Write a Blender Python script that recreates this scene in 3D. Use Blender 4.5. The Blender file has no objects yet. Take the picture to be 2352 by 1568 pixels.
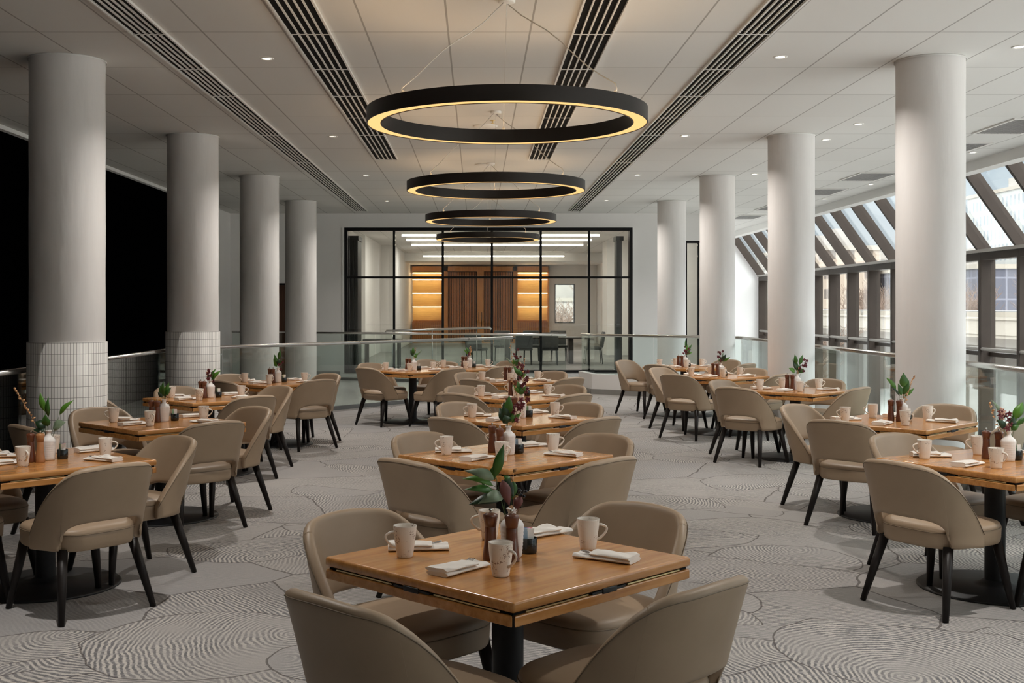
import bpy, bmesh, math, random
from mathutils import Vector, Matrix
from math import sin, cos, pi, radians as R, sqrt, atan2
rng = random.Random(7)
S = bpy.context.scene
COL = S.collection

# ------------------------------------------------------------------ materials
class NT:
    def __init__(s, name):
        s.m = bpy.data.materials.new(name); s.m.use_nodes = True
        s.t = s.m.node_tree; s.t.nodes.clear()
        s.out = s.t.nodes.new('ShaderNodeOutputMaterial')
    def n(s, kind, **kw):
        nd = s.t.nodes.new(kind)
        for k, v in kw.items(): setattr(nd, k, v)
        return nd
    def link(s, a, b): s.t.links.new(a, b)
    def put(s, sock, v):
        if isinstance(v, bpy.types.NodeSocket): s.link(v, sock)
        elif v is not None: sock.default_value = v
    def math(s, op, a, b=None, c=None, clamp=False):
        nd = s.n('ShaderNodeMath', operation=op); nd.use_clamp = clamp
        s.put(nd.inputs[0], a)
        if b is not None: s.put(nd.inputs[1], b)
        if c is not None: s.put(nd.inputs[2], c)
        return nd.outputs[0]
    def mix(s, f, a, b):
        nd = s.n('ShaderNodeMix', data_type='RGBA')
        s.put(nd.inputs[0], f); s.put(nd.inputs[6], a); s.put(nd.inputs[7], b)
        return nd.outputs[2]
    def mixf(s, f, a, b):
        nd = s.n('ShaderNodeMix', data_type='FLOAT')
        s.put(nd.inputs[0], f); s.put(nd.inputs[2], a); s.put(nd.inputs[3], b)
        return nd.outputs[0]
    def coord(s, which='Object'):
        return s.n('ShaderNodeTexCoord').outputs[which]
    def mapping(s, v, scale=(1,1,1), loc=(0,0,0), rot=(0,0,0)):
        nd = s.n('ShaderNodeMapping'); s.link(v, nd.inputs[0])
        nd.inputs['Scale'].default_value = scale; nd.inputs['Location'].default_value = loc
        nd.inputs['Rotation'].default_value = rot
        return nd.outputs[0]
    def noise(s, v, scale=5, detail=3, rough=.5, dim='3D'):
        nd = s.n('ShaderNodeTexNoise', noise_dimensions=dim)
        if v is not None: s.link(v, nd.inputs['Vector'])
        nd.inputs['Scale'].default_value = scale; nd.inputs['Detail'].default_value = detail
        nd.inputs['Roughness'].default_value = rough
        return nd.outputs[0]
    def ramp(s, f, stops):
        nd = s.n('ShaderNodeValToRGB'); s.link(f, nd.inputs[0])
        e = nd.color_ramp.elements
        while len(e) < len(stops): e.new(.5)
        for i, (p, c) in enumerate(stops):
            e[i].position = p; e[i].color = c if len(c) == 4 else (*c, 1)
        return nd.outputs[0]
    def bump(s, h, strength=.2, dist=.01):
        nd = s.n('ShaderNodeBump'); s.link(h, nd.inputs['Height'])
        nd.inputs['Strength'].default_value = strength; nd.inputs['Distance'].default_value = dist
        return nd.outputs[0]
    def bsdf(s, col, rough=.5, metal=0, spec=.5, normal=None, coat=0, coat_rough=.1, sheen=0):
        b = s.n('ShaderNodeBsdfPrincipled')
        if isinstance(col, tuple) and len(col) == 3: col = (*col, 1)
        s.put(b.inputs['Base Color'], col); s.put(b.inputs['Roughness'], rough)
        s.put(b.inputs['Metallic'], metal); s.put(b.inputs['Specular IOR Level'], spec)
        s.put(b.inputs['Coat Weight'], coat); s.put(b.inputs['Coat Roughness'], coat_rough)
        if sheen: b.inputs['Sheen Weight'].default_value = sheen
        if normal is not None: s.link(normal, b.inputs['Normal'])
        s.link(b.outputs[0], s.out.inputs[0])
        return s.m

MT = {}
def simple(name, col, rough=.5, metal=0, spec=.5, coat=0, coat_rough=.1, var=0, vscale=8, bump=0, bscale=200):
    t = NT(name); c = (*col, 1); nrm = None
    if var:
        f = t.noise(t.coord(), vscale, 3)
        c = t.mix(f, tuple(x*(1-var) for x in col)+(1,), tuple(min(1, x*(1+var)) for x in col)+(1,))
    if bump:
        nrm = t.bump(t.noise(t.coord(), bscale, 2), bump, .002)
    MT[name] = t.bsdf(c, rough, metal, spec, nrm, coat, coat_rough)
    return MT[name]
def emit(name, col, strength):
    t = NT(name); e = t.n('ShaderNodeEmission')
    e.inputs[0].default_value = (*col, 1); e.inputs[1].default_value = strength
    t.link(e.outputs[0], t.out.inputs[0]); MT[name] = t.m
def glass(name, tint=(.95, .97, .96), ior=1.45, gloss=(1, 1, 1)):
    t = NT(name); fr = t.n('ShaderNodeFresnel'); gm = t.n('ShaderNodeNewGeometry'); t.put(fr.inputs[0], t.mixf(gm.outputs['Backfacing'], ior, 1/ior))
    tr = t.n('ShaderNodeBsdfTransparent'); tr.inputs[0].default_value = (*tint, 1)
    gl = t.n('ShaderNodeBsdfGlossy'); gl.inputs['Roughness'].default_value = .0; gl.inputs[0].default_value = (*gloss, 1)
    mx = t.n('ShaderNodeMixShader'); t.link(fr.outputs[0], mx.inputs[0])
    t.link(tr.outputs[0], mx.inputs[1]); t.link(gl.outputs[0], mx.inputs[2])
    t.link(mx.outputs[0], t.out.inputs[0]); MT[name] = t.m

# upholstery: taupe faux leather with faint mottling and a fine grain
t = NT('leather'); f = t.noise(t.coord(), 6, 4, .6); g = t.noise(t.coord(), 420, 2)
c = t.mix(f, (.318, .230, .152, 1), (.392, .288, .196, 1))
MT['leather'] = t.bsdf(c, .46, 0, .42, t.bump(g, .10, .001))
simple('leather_seam', (.19, .137, .088), .6)
simple('leg_wood', (.013, .010, .009), .45, spec=.25, var=.25, vscale=20)
simple('black_metal', (.012, .013, .015), .5, 0, .4)
simple('black_gap', (.006, .006, .006), .7, 0, .2)
simple('brass', (.75, .60, .33), .38, 1)
simple('black_frame', (.007, .007, .008), .6, 0, .2)
simple('bronze_frame', (.052, .038, .030), .55, 0, .25, var=.2, vscale=3)
simple('bronze_light', (.33, .30, .27), .4, .2)
simple('steel', (.62, .60, .57), .23, 1)
simple('steel_dark', (.25, .25, .25), .35, 1)
simple('wall_paint', (.80, .78, .765), .75, 0, .3, var=.02, vscale=1.5)
simple('white_trim', (.83, .82, .80), .6, 0, .3)
simple('black_wall', (.0012, .0013, .0017), .9, 0, .0)
simple('black_tile', (.010, .011, .014), .3, 0, .3)
simple('curb_grey', (.26, .25, .235), .7, var=.15, vscale=6)
simple('landing_stone', (.36, .36, .34), .25, 0, .5, var=.08, vscale=2)
simple('napkin', (.80, .755, .70), .9, 0, .2, var=.05, vscale=30, bump=.25, bscale=900)
simple('cutlery', (.55, .54, .53), .18, 1)
simple('mill_wood', (.135, .042, .018), .32, coat=.3, var=.4, vscale=25)
simple('mill_wood_light', (.42, .19, .075), .35, coat=.3, var=.3, vscale=25)
simple('chrome', (.75, .74, .72), .12, 1)
simple('holder_glass', (.010, .012, .011), .12, 0, .6)
for nm, cc in (('packet_white', (.82, .80, .77)), ('packet_blue', (.42, .62, .82)), ('packet_pink', (.85, .20, .22)), ('packet_yellow', (.85, .72, .30)), ('packet_green', (.30, .48, .30)), ('packet_navy', (.06, .10, .30))):
    simple(nm, cc, .6)
simple('leaf_green', (.05, .15, .025), .42, var=.5, vscale=18)
simple('leaf_bright', (.085, .22, .022), .42, var=.35, vscale=18)
simple('leaf_dark', (.014, .042, .014), .40, var=.4, vscale=18)
simple('leaf_pale', (.18, .24, .15), .5, var=.3, vscale=18)
simple('leaf_mauve', (.20, .068, .062), .5, var=.3, vscale=18)
simple('stem_green', (.07, .12, .03), .5)
simple('stem_brown', (.14, .07, .03), .55)
simple('orchid_red', (.125, .012, .02), .5, var=.4, vscale=40)
simple('orchid_pale', (.55, .32, .24), .5)
simple('berry_gold', (.52, .28, .13), .3, .35)
simple('berry_dark', (.012, .012, .02), .15)
simple('vase_glaze', (.80, .765, .735), .42, spec=.5)
simple('packet_rim', (.05, .05, .05), .3)
simple('diffuser_white', (.80, .78, .75), .5)
simple('diffuser_slot', (.008, .008, .009), .8, 0, .1)
simple('ring_metal', (.030, .025, .022), .42, .55, .5)
simple('wire', (.60, .58, .55), .4, .5)
simple('canopy_white', (.80, .79, .77), .5)
simple('vent_grey', (.33, .32, .31), .5)
emit('ring_glow', (1.0, .58, .22), .78)
emit('downlight_glow', (1.0, .85, .65), 6.0)
emit('bar_glow', (1.0, .88, .70), 7.0)
emit('shelf_glow', (1.0, .80, .50), 10.0)
glass('clear_glass', (.94, .965, .95), 1.5)
glass('rail_glass', (.90, .94, .925), 1.5)
glass('window_glass', (.95, .97, .965), 1.3)

# columns: brushed plaster paint
t = NT('column_paint'); v = t.coord('Object')
f = t.noise(t.mapping(v, (1.2, 1.2, .16)), 5, 4, .6); h = t.noise(t.mapping(v, (1, 1, .25)), 7, 3)
MT['column_paint'] = t.bsdf(t.mix(f, (.68, .65, .63, 1), (.79, .765, .748, 1)), .62, 0, .3, t.bump(h, .35, .02))
# stacked finger tiles around the column foot (UV in metres)
t = NT('finger_tile'); b = t.n('ShaderNodeTexBrick'); b.offset = 0; b.squash = 1
t.link(t.coord('UV'), b.inputs['Vector'])
b.inputs['Scale'].default_value = 1; b.inputs['Mortar Size'].default_value = .0021; b.inputs['Mortar Smooth'].default_value = .1
b.inputs['Brick Width'].default_value = .0262; b.inputs['Row Height'].default_value = .0935; b.inputs['Bias'].default_value = 0
b.inputs['Color1'].default_value = (.80, .78, .75, 1); b.inputs['Color2'].default_value = (.72, .70, .67, 1); b.inputs['Mortar'].default_value = (.21, .20, .19, 1)
MT['finger_tile'] = t.bsdf(b.outputs[0], .48, 0, .35, t.bump(t.math('SUBTRACT', 1, b.outputs[1]), .5, .003))
# ceiling panels
t = NT('ceiling_tile'); b = t.n('ShaderNodeTexBrick'); b.offset = 0; b.squash = 1
t.link(t.mapping(t.coord('Object'), (1, 1, 1), (.225 + .644*20, -9.177 + 1.3455*20, 0)), b.inputs['Vector'])
b.inputs['Scale'].default_value = 1; b.inputs['Mortar Size'].default_value = .0075; b.inputs['Mortar Smooth'].default_value = .0
b.inputs['Brick Width'].default_value = .644; b.inputs['Row Height'].default_value = 1.3455; b.inputs['Bias'].default_value = 0
b.inputs['Color1'].default_value = (.735, .72, .695, 1); b.inputs['Color2'].default_value = (.70, .685, .66, 1); b.inputs['Mortar'].default_value = (.40, .38, .36, 1)
MT['ceiling_tile'] = t.bsdf(b.outputs[0], .8, 0, .2, t.bump(t.noise(t.coord(), 260, 2), .08, .002))
# table wood
def wood(name, c0, c1, c2, axis=0, rough=.27, coat=.35):
    t = NT(name); v = t.coord('Object')
    sc = [34, 34, 34]; sc[axis] = 1.6
    w = t.noise(t.mapping(v, (3, 3, 3)), 1.2, 2)
    vm = t.n('ShaderNodeVectorMath', operation='MULTIPLY_ADD'); t.link(v, vm.inputs[0]); vm.inputs[1].default_value = sc
    cb = t.n('ShaderNodeCombineXYZ'); t.put(cb.inputs[1-axis if axis < 2 else 0], t.math('MULTIPLY', w, 3.0)); t.link(cb.outputs[0], vm.inputs[2])
    f = t.noise(vm.outputs[0], 1, 5, .62)
    big = t.noise(t.mapping(v, (1, 1, 1)), 2.2, 2)
    ff = t.math('ADD', t.math('MULTIPLY', f, .8), t.math('MULTIPLY', big, .2))
    c = t.ramp(ff, [(.32, c0), (.5, c1), (.68, c2)])
    MT[name] = t.bsdf(c, rough, 0, .5, t.bump(f, .015, .002), coat, .12)
wood('table_wood', (.37, .148, .038), (.51, .228, .064), (.61, .300, .102), 0)
wood('table_wood_dark', (.13, .05, .018), (.19, .08, .028), (.24, .11, .042), 0)
wood('cabinet_wood', (.40, .15, .030), (.52, .21, .045), (.60, .27, .07), 2, .4, .1)
simple('slat_gap', (.045, .018, .008), .6)
wood('slat_wood', (.30, .105, .030), (.38, .14, .04), (.45, .18, .055), 2, .45, 0)
wood('shelf_wood', (.56, .33, .095), (.66, .41, .13), (.74, .48, .17), 0, .45, 0)
wood('door_wood', (.045, .018, .009), (.07, .028, .013), (.10, .04, .018), 2, .4, .1)
# speckled stoneware
t = NT('stoneware'); v = t.coord('Object')
oi = t.n('ShaderNodeObjectInfo')
vv = t.n('ShaderNodeVectorMath', operation='MULTIPLY_ADD'); t.link(oi.outputs['Random'], vv.inputs[0]); vv.inputs[1].default_value = (9, 5, 7); t.link(v, vv.inputs[2])
cl = t.noise(vv.outputs[0], 26, 2); sp = t.noise(vv.outputs[0], 210, 2, .6)
mask = t.math('MULTIPLY', t.math('GREATER_THAN', cl, .58), t.math('GREATER_THAN', sp, .58))
fine = t.math('GREATER_THAN', t.noise(vv.outputs[0], 340, 1), .76)
mask = t.math('MAXIMUM', mask, fine)
sx = t.n('ShaderNodeSeparateXYZ'); t.link(v, sx.inputs[0])
rim = t.math('GREATER_THAN', sx.outputs[2], .1072)
c = t.mix(t.math('MULTIPLY', mask, .85), (.82, .76, .685, 1), (.19, .10, .055, 1))
c = t.mix(t.math('MULTIPLY', rim, .6), c, (.20, .15, .11, 1))
MT['stoneware'] = t.bsdf(c, .28, 0, .5)

# carpet: overlapping combed fans and stripes in grey over beige
def carpet():
    t = NT('carpet')
    geo = t.coord('Object')
    wob = t.n('ShaderNodeTexNoise', noise_dimensions='2D'); t.link(geo, wob.inputs['Vector']); wob.inputs['Scale'].default_value = 3.2; wob.inputs['Detail'].default_value = 2
    va = t.n('ShaderNodeVectorMath', operation='MULTIPLY_ADD'); t.link(wob.outputs['Color'], va.inputs[0]); va.inputs[1].default_value = (.07, .07, 0); t.link(geo, va.inputs[2])
    P = va.outputs[0]
    sx = t.n('ShaderNodeSeparateXYZ'); t.link(P, sx.inputs[0]); x, y = sx.outputs[0], sx.outputs[1]
    # ground layer: polygons of straight combing
    v0 = t.n('ShaderNodeTexVoronoi', voronoi_dimensions='2D', feature='F1'); t.link(P, v0.inputs['Vector']); v0.inputs['Scale'].default_value = .82
    e0 = t.n('ShaderNodeTexVoronoi', voronoi_dimensions='2D', feature='DISTANCE_TO_EDGE'); t.link(P, e0.inputs['Vector']); e0.inputs['Scale'].default_value = .82
    sc0 = t.n('ShaderNodeSeparateColor'); t.link(v0.outputs['Color'], sc0.inputs[0])
    ang = t.math('MULTIPLY', t.math('ROUND', t.math('MULTIPLY', sc0.outputs[0], 5)), pi/5)
    crd = t.math('ADD', t.math('MULTIPLY', x, t.math('COSINE', ang)), t.math('MULTIPLY', y, t.math('SINE', ang)))
    line = t.math('LESS_THAN', e0.outputs['Distance'], .0055)
    tone = sc0.outputs[1]; comb = sc0.outputs[2]
    # two fan layers: concentric combing around the cell centres
    for sc, off, rad, keep in ((.62, (3.3, 1.7, 0), .62, .42), (.95, (7.1, 4.4, 0), .40, .55)):
        q = t.mapping(P, (1, 1, 1), off)
        v = t.n('ShaderNodeTexVoronoi', voronoi_dimensions='2D', feature='F1'); t.link(q, v.inputs['Vector']); v.inputs['Scale'].default_value = sc
        s = t.n('ShaderNodeSeparateColor'); t.link(v.outputs['Color'], s.inputs[0])
        d = t.math('DIVIDE', v.outputs['Distance'], sc)
        qo = t.n('ShaderNodeVectorMath', operation='SUBTRACT'); t.link(q, qo.inputs[0]); t.link(v.outputs['Position'], qo.inputs[1])
        sp = t.n('ShaderNodeSeparateXYZ'); t.link(qo.outputs[0], sp.inputs[0]); a2 = t.math('MULTIPLY', s.outputs[1], 6.28)
        dx = t.math('SUBTRACT', sp.outputs[0], t.math('MULTIPLY', t.math('COSINE', a2), rad*.9)); dy = t.math('SUBTRACT', sp.outputs[1], t.math('MULTIPLY', t.math('SINE', a2), rad*.9))
        dr = t.math('SQRT', t.math('ADD', t.math('MULTIPLY', dx, dx), t.math('MULTIPLY', t.math('MULTIPLY', dy, dy), .55)))
        a3 = t.math('MULTIPLY', t.math('ROUND', t.math('MULTIPLY', s.outputs[2], 6)), pi/3)
        hp = t.math('ADD', t.math('MULTIPLY', sp.outputs[0], t.math('COSINE', a3)), t.math('MULTIPLY', sp.outputs[1], t.math('SINE', a3)))
        sd = t.math('MAXIMUM', t.math('SUBTRACT', d, rad), t.math('SUBTRACT', t.math('MULTIPLY', hp, -1), rad*.22))
        inside = t.math('MULTIPLY', t.math('LESS_THAN', sd, 0), t.math('GREATER_THAN', s.outputs[0], keep))
        ring = t.math('MULTIPLY', t.math('LESS_THAN', t.math('ABSOLUTE', sd), .005), t.math('GREATER_THAN', s.outputs[0], keep))
        crd = t.mixf(inside, crd, dr); tone = t.mixf(inside, tone, s.outputs[1]); comb = t.mixf(inside, comb, s.outputs[2])
        line = t.math('MAXIMUM', t.math('MULTIPLY', line, t.math('SUBTRACT', 1, inside)), ring)
    # the large fans that can be read in the foreground: centre, radius, cut direction, cut offset
    for cx, cy, r, ca, co, tn in FANS:
        vd = t.n('ShaderNodeVectorMath', operation='DISTANCE'); t.link(P, vd.inputs[0]); vd.inputs[1].default_value = (cx, cy, 0)
        d = vd.outputs['Value']
        half = t.math('ADD', t.math('MULTIPLY', x, cos(R(ca))), t.math('MULTIPLY', y, sin(R(ca))))
        h = t.math('SUBTRACT', half, cx*cos(R(ca)) + cy*sin(R(ca)) - co)
        sd = t.math('MAXIMUM', t.math('SUBTRACT', d, r), t.math('MULTIPLY', h, -1))
        v2 = t.n('ShaderNodeVectorMath', operation='MULTIPLY'); t.link(P, v2.inputs[0]); v2.inputs[1].default_value = (1, .72, 0)
        vo = t.n('ShaderNodeVectorMath', operation='DISTANCE'); t.link(v2.outputs[0], vo.inputs[0]); vo.inputs[1].default_value = (cx+.75*r*cos(R(ca)), (cy+.75*r*sin(R(ca)))*.72, 0)
        inside = t.math('LESS_THAN', sd, 0)
        ring = t.math('LESS_THAN', t.math('ABSOLUTE', sd), .005)
        crd = t.mixf(inside, crd, vo.outputs['Value']); tone = t.mixf(inside, tone, tn); comb = t.mixf(inside, comb, .9)
        line = t.math('MAXIMUM', t.math('MULTIPLY', line, t.math('SUBTRACT', 1, inside)), ring)
    jit = t.noise(P, 45, 2, .6, '2D')
    ph = t.math('ADD', t.math('MULTIPLY', crd, 2*pi/.025), t.math('ADD', t.math('MULTIPLY', jit, 2.8), t.math('MULTIPLY', t.noise(P, 9, 2, .6, '2D'), 5.0)))
    st = t.math('MULTIPLY_ADD', t.math('SINE', ph), .5, .5)
    st = t.math('MULTIPLY_ADD', t.math('SUBTRACT', st, .5), 2.2, .5, True)
    worn = t.noise(P, 1.5, 3, .6, '2D'); worn2 = t.noise(P, 26, 3, .75, '2D')
    amp = t.math('MULTIPLY', t.math('MULTIPLY_ADD', t.math('SUBTRACT', worn2, .34), 4.2, .22, True), t.math('MULTIPLY_ADD', t.math('SUBTRACT', worn, .38), 4.0, .30, True))
    amp = t.math('MULTIPLY', amp, t.math('MULTIPLY_ADD', t.math('GREATER_THAN', comb, .2), .8, .2))
    base = t.mix(worn, (.42, .39, .36, 1), (.315, .31, .315, 1))
    base = t.mix(t.math('MULTIPLY', tone, .45), base, (.275, .270, .278, 1))
    fleck = t.noise(t.mapping(P, (1, 1, 1)), 130, 2, .7, '2D')
    dark = t.mix(fleck, (.050, .050, .057, 1), (.125, .123, .133, 1))
    light = t.mix(t.math('MULTIPLY', t.math('SUBTRACT', 1, st), t.math('MULTIPLY', amp, .70)), base, (.62, .575, .52, 1))
    c = t.mix(t.math('MULTIPLY', t.math('MULTIPLY', st, amp), .74), light, dark)
    c = t.mix(t.math('MULTIPLY', t.math('MULTIPLY_ADD', fleck, 1.0, -.25, True), .45), c, (.13, .125, .125, 1))
    c = t.mix(t.math('MULTIPLY', line, .65), c, (.045, .034, .032, 1))
    MT['carpet'] = t.bsdf(c, .95, 0, .1, t.bump(t.math('ADD', fleck, t.math('MULTIPLY', st, .6)), .35, .004))
FANS = [(-1.25, 5.50, .56, 20, .53, .35), (-.55, 5.25, .34, 180, .34, .9), (1.12, 5.9, .34, 90, .10, .2), (2.02, 5.40, .60, 250, .40, .5), (1.95, 7.3, .45, 60, .12, .6), (-1.5, 7.7, .48, 300, .2, .4), (-2.6, 5.0, .46, 130, .2, .7), (1.5, 9.3, .5, 100, .2, .5), (.9, 4.45, .42, 120, .15, .6)]
carpet()

# ------------------------------------------------------------------ mesh helpers
class MB:
    """collects geometry for one mesh object"""
    def __init__(s): s.v = []; s.f = []; s.mi = []; s.sm = []
    def add(s, vs, fs, mi=0, smooth=True):
        o = len(s.v); s.v += [tuple(p) for p in vs]
        for f in fs: s.f.append(tuple(o+i for i in f)); s.mi.append(mi); s.sm.append(smooth)
    def box(s, x0, x1, y0, y1, z0, z1, mi=0, M=None):
        vs = [Vector((x, y, z)) for z in (z0, z1) for y in (y0, y1) for x in (x0, x1)]
        if M is not None: vs = [M @ v for v in vs]
        s.add(vs, [(0,2,3,1), (4,5,7,6), (0,1,5,4), (2,6,7,3), (0,4,6,2), (1,3,7,5)], mi, False)
    def rbox(s, x0, x1, y0, y1, z0, z1, r=.01, mi=0, M=None, seg=3):
        """box with rounded vertical corners and softened top and bottom rims"""
        pts = []
        for cx, cy, a0 in ((x1-r, y1-r, 0), (x0+r, y1-r, 90), (x0+r, y0+r, 180), (x1-r, y0+r, 270)):
            for k in range(seg+1):
                a = R(a0 + 90*k/seg); pts.append((cx, cy, cos(a), sin(a)))
        e = min(r, (z1-z0)*.45); rings = []
        for k in range(seg+1):
            a = pi/2*k/seg; rings.append((z0+e-e*cos(a), r-e+e*sin(a)))
        rings += [(z0+z1-z, q) for z, q in reversed(rings)]
        vs = []
        for z, q in rings:
            for px, py, ca, sa in pts: vs.append(Vector((px+q*ca, py+q*sa, z)))
        if M is not None: vs = [M @ v for v in vs]
        n = len(pts); fs = []
        for i in range(len(rings)-1):
            for j in range(n): fs.append((i*n+j, i*n+(j+1) % n, (i+1)*n+(j+1) % n, (i+1)*n+j))
        s.add(vs, fs, mi, True)
        s.add([vs[j] for j in range(n)], [tuple(reversed(range(n)))], mi, False)
        s.add([vs[(len(rings)-1)*n+j] for j in range(n)], [tuple(range(n))], mi, False)
    def lathe(s, prof, seg=24, mi=0, c=(0,0), a0=0, a1=2*pi, smooth=True):
        full = abs(a1-a0-2*pi) < 1e-6; n = seg if full else seg+1
        vs = []
        for r, z in prof:
            for j in range(n):
                a = a0 + (a1-a0)*j/seg; vs.append((c[0]+r*cos(a), c[1]+r*sin(a), z))
        fs = []
        for i in range(len(prof)-1):
            for j in range(n if full else n-1):
                k = (j+1) % n; fs.append((i*n+j, i*n+k, (i+1)*n+k, (i+1)*n+j))
        s.add(vs, fs, mi, smooth)
    def tube(s, pts, rad, seg=8, mi=0, caps=True, smooth=True):
        pts = [Vector(p) for p in pts]; n = len(pts)
        rads = rad if isinstance(rad, (list, tuple)) else [rad]*n
        vs = []; up = None
        for i, p in enumerate(pts):
            d = (pts[min(i+1, n-1)] - pts[max(i-1, 0)])
            d = d.normalized() if d.length > 1e-9 else Vector((0,0,1))
            if up is None: up = Vector((0,0,1)) if abs(d.z) < .9 else Vector((1,0,0))
            a = d.cross(up).normalized(); up = a.cross(d).normalized()
            for j in range(seg):
                w = 2*pi*j/seg + pi/seg; vs.append(p + rads[i]*(cos(w)*a + sin(w)*up))
        fs = [(i*seg+j, i*seg+(j+1) % seg, (i+1)*seg+(j+1) % seg, (i+1)*seg+j) for i in range(n-1) for j in range(seg)]
        s.add(vs, fs, mi, smooth)
        if caps:
            s.add([vs[j] for j in range(seg)], [tuple(range(seg))], mi, False)
            s.add([vs[(n-1)*seg+j] for j in range(seg)], [tuple(reversed(range(seg)))], mi, False)
    def ball(s, c, r, mi=0, seg=8, rings=5, sq=(1,1,1)):
        prof = []
        vs = []; n = seg
        for i in range(rings+1):
            a = -pi/2 + pi*i/rings
            for j in range(n):
                b = 2*pi*j/n; vs.append((c[0]+r*sq[0]*cos(a)*cos(b), c[1]+r*sq[1]*cos(a)*sin(b), c[2]+r*sq[2]*sin(a)))
        s.add(vs, [(i*n+j, i*n+(j+1) % n, (i+1)*n+(j+1) % n, (i+1)*n+j) for i in range(rings) for j in range(n)], mi)
    def mesh(s, name, mats, recalc=True):
        me = bpy.data.meshes.new(name); me.from_pydata(s.v, [], s.f)
        for m in (mats if isinstance(mats, (list, tuple)) else [mats]): me.materials.append(MT[m])
        me.polygons.foreach_set('material_index', s.mi); me.polygons.foreach_set('use_smooth', s.sm)
        bm = bmesh.new(); bm.from_mesh(me); bmesh.ops.remove_doubles(bm, verts=bm.verts, dist=1e-6) if recalc else None
        if recalc: bmesh.ops.recalc_face_normals(bm, faces=bm.faces)
        bm.to_mesh(me); bm.free(); me.update()
        return me
    def build(s, name, mats, parent=None, loc=None, recalc=True):
        o = bpy.data.objects.new(name, s.mesh(name, mats, recalc)); COL.objects.link(o)
        if parent is not None: o.parent = parent
        if loc is not None: o.location = loc
        return o

def tag(o, label, cat, group=None, kind=None):
    o['label'] = label; o['category'] = cat
    if group: o['group'] = group
    if kind: o['kind'] = kind
    return o
def empty(name, loc=(0,0,0), rz=0):
    o = bpy.data.objects.new(name, None); COL.objects.link(o); o.location = loc; o.rotation_euler = (0,0,rz)
    o.empty_display_size = .1
    return o
def copy_tree(o, parent=None):
    c = o.copy(); COL.objects.link(c)
    if parent is not None: c.parent = parent
    for ch in list(o.children): copy_tree(ch, c)
    return c
def struct(o, label=None):
    o['kind'] = 'structure'
    if label: o['label'] = label
    return o
def bake(o):
    """turn an object's modifiers into plain mesh data so copies can share it"""
    dg = bpy.context.evaluated_depsgraph_get(); dg.update()
    me = bpy.data.meshes.new_from_object(o.evaluated_get(dg)); o.modifiers.clear(); o.data = me
    return o
# ------------------------------------------------------------------ the room shell
K = 1.14
def zz(z): return 1.57+(z-1.62)*K
CEIL = zz(3.52)
def poly_slab(name, outline, z0, z1, mat):
    """a flat slab with the given plan outline (counter-clockwise)"""
    b = MB(); n = len(outline)
    b.add([(x, y, z1) for x, y in outline], [tuple(range(n))], 0, False)
    b.add([(x, y, z0) for x, y in outline], [tuple(reversed(range(n)))], 0, False)
    for i in range(n):
        (xa, ya), (xb, yb) = outline[i], outline[(i+1) % n]
        b.add([(xa, ya, z0), (xb, yb, z0), (xb, yb, z1), (xa, ya, z1)], [(0,1,2,3)], 0, False)
    return struct(b.build(name, mat, recalc=False))
YB = 26.9        # the glazed end wall
poly_slab('floor', [(-4.08, -2.5), (4.54, -2.5), (4.54, 19.6), (4.1, 19.95), (2.1, 21.35), (1.9, 22.6), (.74, 21.45), (-3.62, 16.1), (-4.08, 15.9)], -.30, 0, 'carpet')
poly_slab('floor_landing', [(-4.08, 15.9), (-3.62, 16.1), (.74, 21.45), (1.9, 22.6), (2.1, 21.35), (4.1, 19.95), (4.54, 19.6), (5.55, 19.6), (5.55, YB), (-5.70, YB), (-5.70, 15.9)], -.30, -.001, 'landing_stone')
# stair opening: lower level floor with pale walls
poly_slab('floor_lower', [(-9, -3), (8.6, -3), (8.6, 36), (-9, 36)], -4.6, -4.5, 'curb_grey')
# main ceiling with panel grid, and the strip over the window side
b = MB(); b.box(-6.05, 7.36, -2.7, YB, CEIL, CEIL+.25); b.box(5.65, 7.36, YB, 34.55, CEIL, CEIL+.25)
struct(b.build('ceiling', 'ceiling_tile'))
b = MB(); b.box(-5.71, -5.63, -2.5, 25.3, CEIL-.05, CEIL+.25); struct(b.build('trim_1', 'white_trim'))
b = MB(); b.box(7.32, 7.54, -2.5, 34.55, CEIL-.15, CEIL+.3); struct(b.build('trim_2', 'white_trim'))
# dark flank on the left
b = MB(); b.box(-6.05, -5.73, -2.5, 25.2, -4.5, CEIL-.001); struct(b.build('wall_left', 'black_wall'))
b = MB(); b.box(-5.87, -5.61, 25.2, 25.45, -4.5, CEIL); struct(b.build('trim_3', 'white_trim'))
b = MB(); b.box(-5.87, -5.68, 25.45, YB, -4.5, CEIL); struct(b.build('wall_side', 'wall_paint'))
b = MB(); b.box(-6.1, 8.7, -2.9, -2.701, -4.5, CEIL+.25); struct(b.build('wall_rear', 'wall_paint'))
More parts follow.
